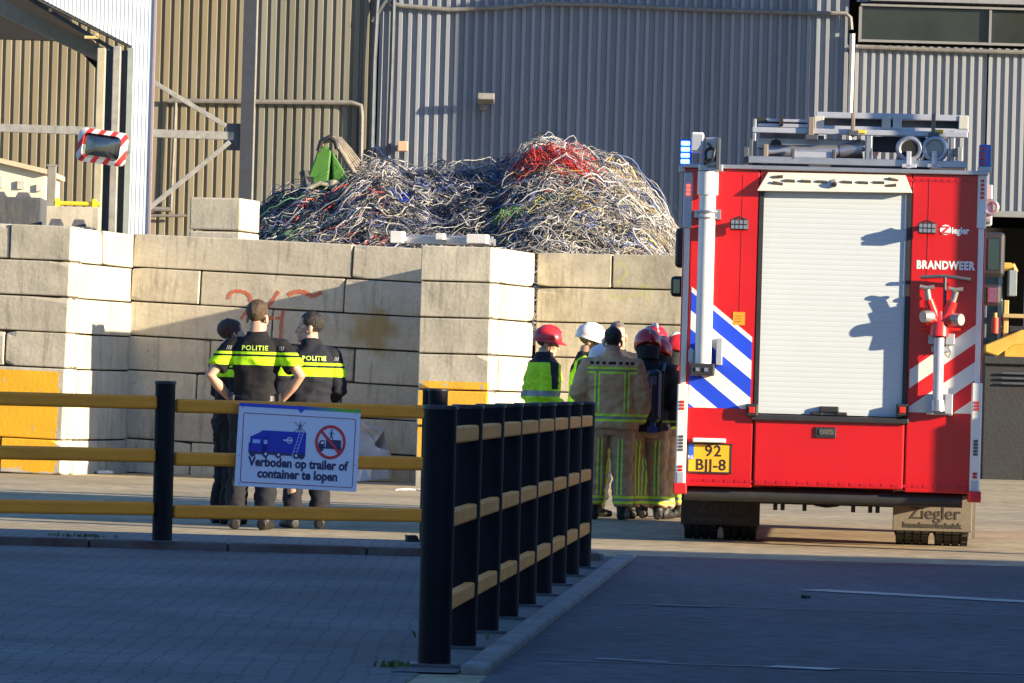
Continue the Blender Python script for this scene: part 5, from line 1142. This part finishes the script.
def head_parts(bm, MH):
    def E(c, r): 
        vs = ell(bm, c, r, seg=20); 
        for v in vs: v.co = MH @ v.co
    E((0, .012, .05), (.074, .096, .083)); E((0, -.028, -.03), (.058, .064, .085)); E((0, -.035, .005), (.064, .062, .05))
    E((0, -.072, .026), (.048, .022, .012)); E((0, -.07, -.092), (.026, .023, .021)); E((0, -.087, -.056), (.023, .012, .0075)); E((0, -.086, -.066), (.019, .012, .007))
    for s in (-1, 1): E((s*.079, .014, -.008), (.012, .021, .033)); E((s*.036, -.066, -.022), (.022, .02, .018)); E((s*.045, -.02, -.07), (.018, .035, .03))
    tube(bm, [MH @ Vector(p) for p in ((0, -.086, .018), (0, -.103, -.008), (0, -.112, -.03), (0, -.09, -.036))], [.009, .011, .0145, .010], seg=8)
def arm_pts(P): return [Vector(p) for p in P]
def person(label, loc, yaw, H=1.80, group=None, arms=None, legs=None, head_yaw=0, head_pitch=0, top=None, top_kind='jacket', sleeve='long', trousers=None, hair=None, hair_kind='short',
           helmet=None, bald=False, gloves=None, bulk=1.0, belt=False, lean=0.0, seed=1, back_text=None, boots=None, slim=1.0, collar=.03, trouser_bulk=1.0, hem=.86):
    root = thing('person', label, 'person', loc, R(yaw), group); sc = H/1.80; root.scale = (sc, sc, sc)
    A = arms or {}
    aL = arm_pts(A.get('L', ((.185, .01, 1.435), (.235, .03, 1.15), (.235, -.06, .90)))); aR = arm_pts(A.get('R', ((-.185, .01, 1.435), (-.235, .03, 1.15), (-.235, -.06, .90))))
    G = legs or {}
    lL = arm_pts(G.get('L', ((.09, 0, .92), (.11, -.015, .50), (.12, .02, .085)))); lR = arm_pts(G.get('R', ((-.09, 0, .92), (-.11, -.015, .50), (-.12, .02, .085))))
    fyL = R(G.get('fL', 12)); fyR = R(G.get('fR', -12)); sw = slim
    def ly(z): return -lean*max(0, z-.9)    # forward lean of the upper body
    for a in (aL, aR):
        a[0].y += ly(a[0].z); a[1].y += ly(a[1].z)*.8
    MH = Matrix.Translation((0, -.012+ly(1.6)*1.1, 1.655)) @ Matrix.Scale(1.05, 4) @ Matrix.Rotation(R(head_yaw), 4, 'Z') @ Matrix.Rotation(R(head_pitch), 4, 'X')
    # body: one continuous surface
    b = BM()
    torso = [(.84, .15, .10, .0), (.93, .162, .115, .01), (1.02, .15, .105, 0), (1.10, .142, .098, 0), (1.22, .155, .108, 0), (1.33, .170, .114, .005), (1.42, .168, .098, .012), (1.475, .118, .078, .018), (1.51, .072, .066, .014), (1.62, .061, .066, .0)]
    loft_z(b, [(z, rx*sw, ry, yo+ly(z)) for z, rx, ry, yo in torso])
    head_parts(b, MH)
    for a in (aL, aR):
        mid = (a[0]*.5+a[1]*.5); tube(b, [a[0]-(a[0]-Vector((0, a[0].y, a[0].z)))*.3, a[0], mid, a[1], (a[1]*.55+a[2]*.45), a[2]], [.05, .056, .050, .043, .043, .030], seg=12)
    for s, a in ((1, aL), (-1, aR)):
        fw = A.get('hfL' if s > 0 else 'hfR', (a[2]-a[1]).normalized()); sd_ = A.get('hsL' if s > 0 else 'hsR', Vector((-s*.3, -1, 0))); hand(b, a[2], fw, sd_, A.get('curl', .35), s*1)
    for a in (lL, lR): tube(b, [a[0]+Vector((0, 0, .02)), a[0]*.6+a[1]*.4, a[1], a[1]*.6+a[2]*.4+Vector((0, .02, 0)), a[2], a[2]+Vector((0, -.0, -.05))], [.085, .078, .058, .058, .042, .045], seg=12)
    body = obj('body', remesh(b, .008, 2), m_skin if not gloves else m_skin, root, smooth=180)
    for s in (-1, 1):
        bb = BM(); ell(bb, (s*.030, -.083, .006), (.011, .009, .007), seg=10); bb.transform(MH); obj('eye', bb, m_eye, root, smooth=180)
    # top
    off = .018*bulk if top_kind == 'shirt' else .034*bulk
    def build_top():
        b = BM(); rings = []
        for z, rx, ry, yo in torso:
            if z < hem or z > 1.52: continue
            o_ = off*(1.15 if z < 1.12 and top_kind != 'shirt' else 1.0); rings.append((z, (rx+o_)*sw, ry+o_, yo+ly(z)))
        rings.insert(0, (hem, rings[0][1], rings[0][2], rings[0][3]))
        loft_z(b, [r for i, r in enumerate(rings) if i == 0 or r[0]-rings[i-1][0] > .004])
        for a in (aL, aR):
            st = Vector((a[0].x*.55, a[0].y, a[0].z+.012)); f = .32 if sleeve == 'short' else 1.0
            mid = a[0]*.5+a[1]*.5
            if sleeve == 'short': tube(b, [st, a[0], mid, a[0]*.28+a[1]*.72], [.055+off*.5, .060+off*.8, .058+off, .060+off], seg=14)
            else: tube(b, [st, a[0], mid, a[1], a[1]*.55+a[2]*.45, a[1]*.08+a[2]*.92], [.055+off*.5, .060+off*.75, .052+off, .048+off, .044+off, .034+off], seg=14)
        cy = ly(1.52); ringtorus(b, (0, .012+cy, 1.505), .064, .018+collar*.3, 'Z', 20, 8)
        if collar > .03: loft_z(b, [(1.46, .105, .088, .014+cy), (1.505, .084, .080, .012+cy), (1.515+collar, .076, .076, .01+cy*1.05)])
        return remesh(b, .0105, 3, wrinkle=.017 if top_kind != 'shirt' else .010, wscale=6.5, seed=seed)
    tp = obj(top_kind, build_top(), top, root, smooth=180)
    # trousers
    b = BM(); tb = trouser_bulk
    loft_z(b, [(.80, .160*sw, .118, .005), (.88, .170*sw, .125, .01), (.95, .168*sw, .122, .008), (1.03, .160*sw, .112, 0)])
    for a in (lL, lR): tube(b, [a[0]+Vector((0, 0, .0)), a[0]*.65+a[1]*.35, a[1], a[1]*.55+a[2]*.45, a[2]+Vector((0, .01, .045))], [.10*tb, .098*tb, .080*tb, .078*tb, .074*tb], seg=14)
    obj('trousers', remesh(b, .0105, 3, wrinkle=.016, wscale=6.5, seed=seed+5), trousers, root, smooth=180)
    for a, fy in ((lL, fyL), (lR, fyR)):
        b = BM(); tube(b, [a[2]+Vector((0, .005, .14)), a[2]+Vector((0, .0, .03)), a[2]+Vector((0, .01, -.03))], [.058, .056, .05], seg=12)
        d = Vector((math.sin(fy), -math.cos(fy), 0)); q = Vector((a[2].x, a[2].y, 0))
        tube(b, [q-d*.075+Vector((0, 0, .045)), q+Vector((0, 0, .055)), q+d*.09+Vector((0, 0, .045)), q+d*.165+Vector((0, 0, .036))], [(.040, .045), (.047, .052), (.048, .042), (.038, .032)], seg=12)
        bm_ = remesh(b, .010, 2)
        for v in bm_.verts: v.co.z = max(v.co.z, .004)
        obj('boot', bm_, boots or m_boot, root, smooth=180)
    if belt:
        zb_ = 1.02; b = BM(); loft_z(b, [(zb_-.03, .178*sw, .128, ly(1.0)), (zb_+.03, .176*sw, .126, ly(1.0))]); bl_ = obj('belt', b, m_belt, root, smooth=60)
        for (a_, w_, h_) in ((-75, .07, .16), (75, .06, .10), (60, .05, .09), (105, .06, .11), (140, .05, .07), (215, .06, .07), (-110, .05, .08)):
            q = Vector((math.sin(R(a_))*.19*sw, math.cos(R(a_))*.135, zb_-.03 if h_ > .1 else zb_-.01)); bx('belt_pouch', q, (w_, .05, h_), m_belt, bl_, .012, Matrix.Rotation(-R(a_), 3, 'Z'))
    if gloves:
        b = BM()
        for s, a in ((1, aL), (-1, aR)): hand(b, a[2], A.get('hfL' if s > 0 else 'hfR', (a[2]-a[1]).normalized()), A.get('hsL' if s > 0 else 'hsR', Vector((-s*.3, -1, 0))), A.get('curl', .35), s, 1.02); 
        for v in b.verts: pass
        bmm = remesh(b, .006, 1); bmm.normal_update()
        for v in bmm.verts: v.co += v.normal*.006
        # two gloves: split by side
        me = bmm.copy()
        mid_x = (aL[2].x+aR[2].x)/2
        for side, src in ((1, bmm), (-1, me)):
            bmesh.ops.delete(src, geom=[v for v in src.verts if (v.co.x-mid_x)*side < 0], context='VERTS'); obj('glove', src, gloves, root, smooth=180)
    # hair and headgear
    if hair:
        b = BM(); ell(b, (0, .018, .052), (.0785, .1, .085), seg=44)
        kill = []
        for v in b.verts:
            x, y, z = v.co
            front = y < -.052 and z < .075; low = z < -.045-(.015 if y > .05 else 0); ear = abs(x) > .045 and y < .02 and z < .012; temple = y < -.03 and z < .03
            if hair_kind == 'bun': low = z < -.10; ear = abs(x) > .05 and y < -.02 and z < .0
            if front or low or ear or temple: kill.append(v)
            else: v.co *= 1+.035*noise.noise(v.co*95+Vector((seed, 0, 0)))+.05*noise.noise(v.co*22)+(.012 if z > .06 and hair_kind == 'short' else 0)
        bmesh.ops.delete(b, geom=kill, context='VERTS')
        if hair_kind == 'bun':
            for v in b.verts: v.co.y += .012 if v.co.y > 0 else 0; v.co.x *= 1.06
        b.transform(MH); obj('hair', b, hair, root, smooth=180)
    if helmet:
        kind, mh_ = helmet; b = BM()
        rx, ry, rz, cz = (.112, .138, .115, .055) if kind == 'hard' else (.125, .148, .135, .045)
        vs = ell(b, (0, .008, cz), (rx, ry, rz), seg=32)
        zc_ = .03 if kind == 'hard' else -.012
        bmesh.ops.bisect_plane(b, geom=b.verts[:]+b.edges[:]+b.faces[:], plane_co=(0, 0, zc_), plane_no=(0, .12 if kind == 'hard' else -.25, 1), clear_inner=True)
        hole = [e for e in b.edges if e.is_boundary]; bmesh.ops.holes_fill(b, edges=hole)
        b.transform(MH); hl = obj('helmet', b, mh_, root, smooth=50)
        b = BM(); n = 28
        if kind == 'hard':
            up = [b.verts.new((math.cos(2*math.pi*k/n)*.106, .008+math.sin(2*math.pi*k/n)*.132, .045)) for k in range(n)]
            ou = [b.verts.new((math.cos(2*math.pi*k/n)*.120, .002+math.sin(2*math.pi*k/n)*(.146 if math.sin(2*math.pi*k/n) > 0 else .185), .022)) for k in range(n)]
            lo_ = [b.verts.new((v.co.x*.99, v.co.y*.99, v.co.z-.01)) for v in ou]; li = [b.verts.new((v.co.x*.98, v.co.y*.98, .028)) for v in up]
            for k in range(n):
                j = (k+1) % n; b.faces.new((up[k], up[j], ou[j], ou[k])); b.faces.new((ou[k], ou[j], lo_[j], lo_[k])); b.faces.new((lo_[k], lo_[j], li[j], li[k]))
            b.transform(MH); obj('helmet_brim', b, mh_, hl, smooth=50)
            b = BM(); tube(b, [(0, .12, .10), (0, .06, .158), (0, 0, .172), (0, -.06, .16), (0, -.11, .12)], .014); b.transform(MH); obj('helmet_ridge', b, mh_, hl, smooth=60)
            b = BM(); tube(b, [(.078, -.03, .02), (.07, -.03, -.06), (.03, -.06, -.115)], .005); tube(b, [(-.078, -.03, .02), (-.07, -.03, -.06), (-.03, -.06, -.115)], .005); b.transform(MH); obj('chin_strap', b, m_belt, hl)
        else:
            tube(b, [(0, .145, .02), (0, .125, .10), (0, .06, .172), (0, -.04, .178), (0, -.12, .11)], [.012, .02, .022, .022, .014]); b.transform(MH); obj('helmet_ridge', b, M('helmet_ridge_grey', (.45, .42, .40), .35), hl, smooth=60)
            b = BM(); ell(b, (0, -.01, .02), (.122, .148, .085), seg=28); bmesh.ops.bisect_plane(b, geom=b.verts[:]+b.edges[:]+b.faces[:], plane_co=(0, -.06, 0), plane_no=(0, 1, .3), clear_outer=True); b.transform(MH); obj('visor', b, M('visor_glass', (.12, .10, .09), .1), hl, smooth=60)
            b = BM(); loft_z(b, [(-.13, .09, .1, .03), (-.06, .1, .115, .025), (-.01, .112, .132, .012)], seg=20)
            bmesh.ops.bisect_plane(b, geom=b.verts[:]+b.edges[:]+b.faces[:], plane_co=(0, -.03, 0), plane_no=(0, -1, 0), clear_outer=True); b.transform(MH); obj('neck_guard', b, clothing('neck_guard', (.03, .03, .035)), hl, smooth=60)
    if back_text:
        bvh = BVHTree.FromPolygons([v.co.copy() for v in tp.data.vertices], [tuple(p.vertices) for p in tp.data.polygons])
        for (body_, size, x0, z0, mt_, sx_, ang_) in back_text:
            t = text('lettering', body_, size, mt_, root, (0, 0, 0), rot=(0, 0, 0), bold=.0012, ext=0, spacing=1.12)
            for v in t.data.vertices:
                a_ = R(ang_); px, pz = -(v.co.x*sx_), v.co.y
                # wrap round the figure from direction ang_ (0 = the back)
                o_ = Vector((x0*math.cos(a_)+math.sin(a_)*1.0+px*math.cos(a_), math.cos(a_)*1.0-(px+x0)*math.sin(a_), z0+pz)); h_ = bvh.ray_cast(o_, Vector((-math.sin(a_), -math.cos(a_), 0)))
                v.co = (h_[0]+Vector((math.sin(a_), math.cos(a_), 0))*.006) if h_[0] is not None else Vector((0, 0, 1.2))
    return root, tp, MH
m_flt = M('fluorescent_lettering', (.55, .80, .10), .5); m_greyt = M('grey_lettering', (.30, .31, .33), .5)
# --- police
m_pol = clothing('police_shirt', (.012, .012, .015), [dict(z=(1.288, 1.355)), dict(z=(1.372, 1.392))]); m_pol2 = clothing('police_jacket', (.014, .016, .024), [dict(z=(1.262, 1.335)), dict(z=(1.354, 1.376))])
m_ptr = clothing('police_trousers', (.012, .012, .014)); m_ptr2 = clothing('police_dark_trousers', (.016, .017, .024)); m_ptr3 = clothing('police_grey_trousers', (.016, .0165, .022))
def gpos(px, py, Y): q = at(px, py, Y); return (q.x, Y, 0)
ptxt = lambda zz, s, ang=0, sz=.052: [('POLITIE', sz, .0, zz, m_flt, 1.05, ang), ('///', sz*.8, .205*s, zz, m_greyt, 1, ang), ('///', sz*.8, -.205*s, zz, m_greyt, 1, ang)]
aki = dict(L=((.19, .01, 1.43), (.35, .10, 1.20), (.215, -.035, 1.035)), R=((-.19, .01, 1.43), (-.36, .10, 1.21), (-.215, -.02, 1.035)), hfL=(-.35, -.8, -.4), hfR=(.35, -.8, -.4), hsL=(0, -.3, 1), hsR=(0, -.3, 1), curl=.25)
r1, tp1, _ = person('police officer in short sleeves with both hands on his hips, back turned, short brown hair', gpos(252, 520, 45.5), 176, 1.905, 'police officers at the graffiti wall', arms=aki, top=m_pol, top_kind='shirt', sleeve='short',
    trousers=m_ptr3, hair=m_hair_b, belt=True, head_yaw=-18, head_pitch=4, seed=2, back_text=ptxt(1.42, 1), collar=.035, hem=1.0, legs=dict(L=((.09, 0, .92), (.115, -.01, .50), (.135, .02, .085)), R=((-.09, 0, .92), (-.10, -.01, .50), (-.10, .03, .085))))
fold = dict(L=((.185, .01, 1.435), (.25, .02, 1.16), (.14, -.2, 1.05)), R=((-.185, .01, 1.435), (-.25, .02, 1.16), (-.14, -.2, 1.05)))
r2, _, _ = person('police officer with dark auburn hair standing mostly hidden behind the one with hands on hips', gpos(226, 515, 47.0), 112, 1.76, 'police officers at the graffiti wall', arms=fold, top=m_pol, top_kind='shirt', sleeve='long', trousers=m_ptr,
    hair=m_hair_r, hair_kind='bun', belt=True, seed=4, slim=.92, head_yaw=0, head_pitch=-4, gloves=m_belt, hem=.98)
r3, tp3, _ = person('police officer in a long sleeved dark jacket with cropped dark hair, face turned left', gpos(305, 518, 46.2), -163, 1.83, 'police officers at the graffiti wall', arms=fold, top=m_pol2, top_kind='jacket', trousers=m_ptr2, hair=m_hair_d, belt=False,
    head_yaw=66, head_pitch=-2, seed=6, back_text=ptxt(1.41, 1, 0), collar=.05)
# shoulder radio of the officer with hands on hips
b = BM(); box(b, (.16, -.10, 1.40), (.05, .035, .09)); rd_ = obj('radio', b, m_belt, r1, bevel=.008); b = BM(); tube(b, [(.175, -.09, 1.44), (.21, -.05, 1.56)], .006); obj('radio_antenna', b, m_belt, rd_)
b = BM(); ell(b, (.232, .03, 1.385), (.012, .032, .036), seg=16); obj('sleeve_badge', b, M('badge_gold', (.35, .26, .10), .5, var=.4, vs=60), r1, smooth=180)
b = BM(); ell(b, (.258, .0, 1.375), (.012, .036, .04), seg=16); obj('sleeve_badge', b, M('badge_navy', (.10, .09, .13), .5, var=.5, vs=60), r3, smooth=180)
# --- yellow jackets
hv_s = [dict(z=(1.145, 1.20)), dict(z=(.905, .95))]
m_hv = clothing('hi_vis_jacket', (.50, .84, .02), None, stripes2=hv_s, rough=.7, more=[([dict(z=(1.475, 1.7)), dict(ax=(.115, .40), z=(1.215, 1.48), y=(-.06, .03))], (.016, .018, .026))], var=.08)
m_hv2 = clothing('hi_vis_jacket_worn', (.48, .82, .03), None, stripes2=[dict(z=(1.10, 1.15)), dict(z=(.93, .97))], rough=.7, var=.08)
m_vest = clothing('hi_vis_vest', (.016, .02, .03), [dict(ax=(0, .155), z=(.5, 1.36)), dict(ax=(.10, .16), z=(1.3, 1.6))], (.48, .82, .03), var=.08)
m_dtr = clothing('dark_work_trousers', (.02, .022, .03)); m_htr = clothing('hi_vis_trousers', (.36, .55, .03), None, stripes2=[dict(z=(.3, .35)), dict(z=(.42, .47))])
m_hred = M('helmet_red', (.52, .025, .03), .3, var=.12, vs=14, coat=.4); m_hwht = M('helmet_white', (.78, .77, .74), .3, var=.04, coat=.3); m_fred = M('fire_helmet_red', (.46, .018, .022), .28, var=.2, vs=18, coat=.5)
look = dict(L=((.185, .01, 1.435), (.24, .04, 1.15), (.17, -.15, .98)), R=((-.185, .01, 1.435), (-.24, .04, 1.15), (-.17, -.15, .98)))
person('worker in a hi vis yellow jacket and red hard hat, standing furthest from the truck', gpos(541, 430, 54.2), 112, 1.82, 'crew gathered beside the fire truck', arms=look, top=m_hv, trousers=m_dtr, hair=m_hair_b, helmet=('hard', m_hred), head_pitch=8, head_yaw=-22, seed=8, collar=.05, lean=.04,
       back_text=[('POLITIE', .001, 0, 1.3, m_greyt, 1, 0)][:0])
person('man in white hard hat and glasses with a hi vis vest over a dark shirt', gpos(578, 430, 54.6), 92, 1.86, 'crew gathered beside the fire truck', arms=look, top=m_vest, top_kind='shirt', trousers=m_dtr, hair=m_hair_g, helmet=('hard', m_hwht), head_pitch=16, head_yaw=6, seed=9, lean=.10, collar=.045)
person('worker in yellow with a white helmet, nearly hidden behind the tan coat', gpos(595, 430, 53.6), 120, 1.645, 'crew gathered beside the fire truck', arms=look, top=m_hv2, trousers=m_htr, hair=m_hair_d, helmet=('hard', m_hwht), head_pitch=12, seed=10, lean=.05)
person('bare headed man with short grey hair facing the camera over the tan coated shoulder', gpos(615, 430, 55.4), 8, 1.93, 'crew gathered beside the fire truck', arms=look, top=clothing('dark_coat', (.03, .03, .035)), trousers=m_dtr, hair=m_hair_g, seed=12)
# --- firefighters
BR = (.60, .385, .20)
jk = [dict(z=(1.362, 1.384), ax=(0, .23)), dict(z=(1.404, 1.426), ax=(0, .23)), dict(ax=(.112, .129), z=(1.0, 1.40)), dict(ax=(.147, .164), z=(1.0, 1.40)), dict(z=(.918, .943)), dict(z=(.967, .992))]
m_fj = clothing('fire_coat', BR, jk, (.66, .95, .08), more=[([dict(z=(1.448, 1.475), ax=(a, a+.035)) for a in (.0, .06, .12, .17)], (.02, .018, .02)), ([dict(z=(.943, .967))], (.30, .30, .25)), ([dict(z=(1.384, 1.404), ax=(0, .23)), dict(ax=(.129, .147), z=(1.0, 1.40))], (.30, .28, .2))], var=.14)
tr = [dict(ax=(.068, .083), z=(.24, .76)), dict(ax=(.104, .119), z=(.24, .76)), dict(z=(.155, .180)), dict(z=(.205, .230))]
m_ft = clothing('fire_trousers', (.52, .335, .19), tr, (.66, .95, .08), more=[([dict(z=(.180, .205))], (.3, .3, .25)), ([dict(ax=(.083, .104), z=(.24, .76))], (.26, .24, .17))], var=.14)
m_cap = M('black_knit_cap', (.012, .012, .014), .9, bump=.4, bs=150)
fl_ = dict(L=((.12, 0, .92), (.135, -.015, .50), (.14, .02, .085)), R=((-.105, 0, .92), (-.12, -.015, .50), (-.13, .03, .085)))
rF, _, _ = person('firefighter in a tan turnout coat with black hair, back square to the camera', gpos(608, 515, 52.4), 180, 1.84, 'crew gathered beside the fire truck', top=m_fj, trousers=m_ft, hair=m_hair_d, bulk=1.35, trouser_bulk=1.18, seed=14, legs=fl_, collar=.05, head_pitch=6, slim=1.12,
    arms=dict(L=((.20, .01, 1.43), (.30, -.02, 1.17), (.17, -.22, 1.06)), R=((-.20, .01, 1.43), (-.275, .01, 1.15), (-.25, -.08, .92))))
rB, tpB, _ = person('firefighter carrying a breathing air cylinder on his back, red helmet, dark coat', gpos(644, 514, 52.9), -170, 1.80, 'crew gathered beside the fire truck', top=clothing('dark_fire_coat', (.028, .027, .032), [dict(z=(.94, .96))], (.3, .45, .05)), trousers=m_ft, helmet=('fire', m_fred), bulk=1.3, trouser_bulk=1.15, seed=16, legs=fl_, collar=.05, head_pitch=14, lean=.06)
m_ba = M('air_cylinder_dark', (.03, .032, .04), .4); b = BM(); box(b, (0, .19, 1.18), (.24, .04, .52)); ba = obj('breathing_set', b, m_belt, rB, bevel=.02)
b = BM(); cyl(b, (-.01, .25, .98), (-.01, .25, 1.40), .075, seg=20); ell(b, (-.01, .25, 1.40), (.075, .075, .05)); ell(b, (-.01, .25, .98), (.075, .075, .05)); obj('air_cylinder', b, m_ba, ba, smooth=50)
b = BM(); cyl(b, (-.01, .25, .95), (-.01, .25, .88), .03); box(b, (-.01, .25, .87), (.09, .06, .06)); obj('cylinder_valve', b, M('valve_blue', (.03, .06, .3), .4), ba)
b = BM(); box(b, (-.05, .332, 1.2), (.02, .006, .40)); box(b, (.03, .332, 1.2), (.014, .006, .3)); obj('reflective_strip', b, M('strip_pale', (.34, .38, .46), .4), ba)
b = BM(); box(b, (.04, .32, 1.34), (.12, .02, .08)); obj('cylinder_label', b, M('label_grey', (.16, .18, .22), .5), ba)
for q_, r_ in (([(.06, .24, .92), (.18, .2, .95), (.22, .05, 1.05)], .014), ([(-.1, .2, 1.42), (-.16, .02, 1.5), (-.14, -.12, 1.35)], .022), ([(.1, .2, 1.42), (.16, .02, 1.5), (.14, -.12, 1.35)], .022)):
    b = BM(); tube(b, q_, r_); obj('harness_strap', b, m_belt, ba, smooth=60)
b = BM(); ell(b, (.235, .02, .86), (.055, .075, .14)); tube(b, [(.22, .04, 1.0), (.24, .03, .92)], .02); hg = obj('hip_gear', b, m_belt, rF, smooth=60); b = BM(); ringtorus(b, (.24, .1, .90), .035, .010); obj('gear_ring', b, m_alu, hg)
b = BM(); box(b, (-.005, .0, 1.75), (.01, .01, .01)); b.free()
m_fj2 = clothing('fire_coat_dark_red', (.36, .23, .135), jk, (.66, .95, .08), more=[([dict(z=(1.43, 1.6))], (.20, .02, .02))])
person('firefighter with a tall red helmet with a grey crest, at the back of the crew', gpos(652, 430, 54.4), 168, 1.85, 'crew gathered beside the fire truck', top=m_fj2, trousers=m_ft, helmet=('fire', m_fred), bulk=1.3, trouser_bulk=1.15, seed=18, head_yaw=25, head_pitch=6)
person('firefighter with red shouldered coat half hidden behind the breathing set wearer', gpos(657, 430, 53.4), 160, 1.72, 'crew gathered beside the fire truck', top=m_fj2, trousers=m_ft, helmet=('fire', m_hred), bulk=1.3, trouser_bulk=1.15, seed=20, head_pitch=8, head_yaw=15)
person('firefighter in red helmet closest to the truck, cut off by its rear corner', gpos(675, 430, 54.2), 130, 1.77, 'crew gathered beside the fire truck', top=m_fj2, trousers=m_ft, helmet=('fire', m_fred), bulk=1.3, trouser_bulk=1.15, seed=22, head_pitch=6)
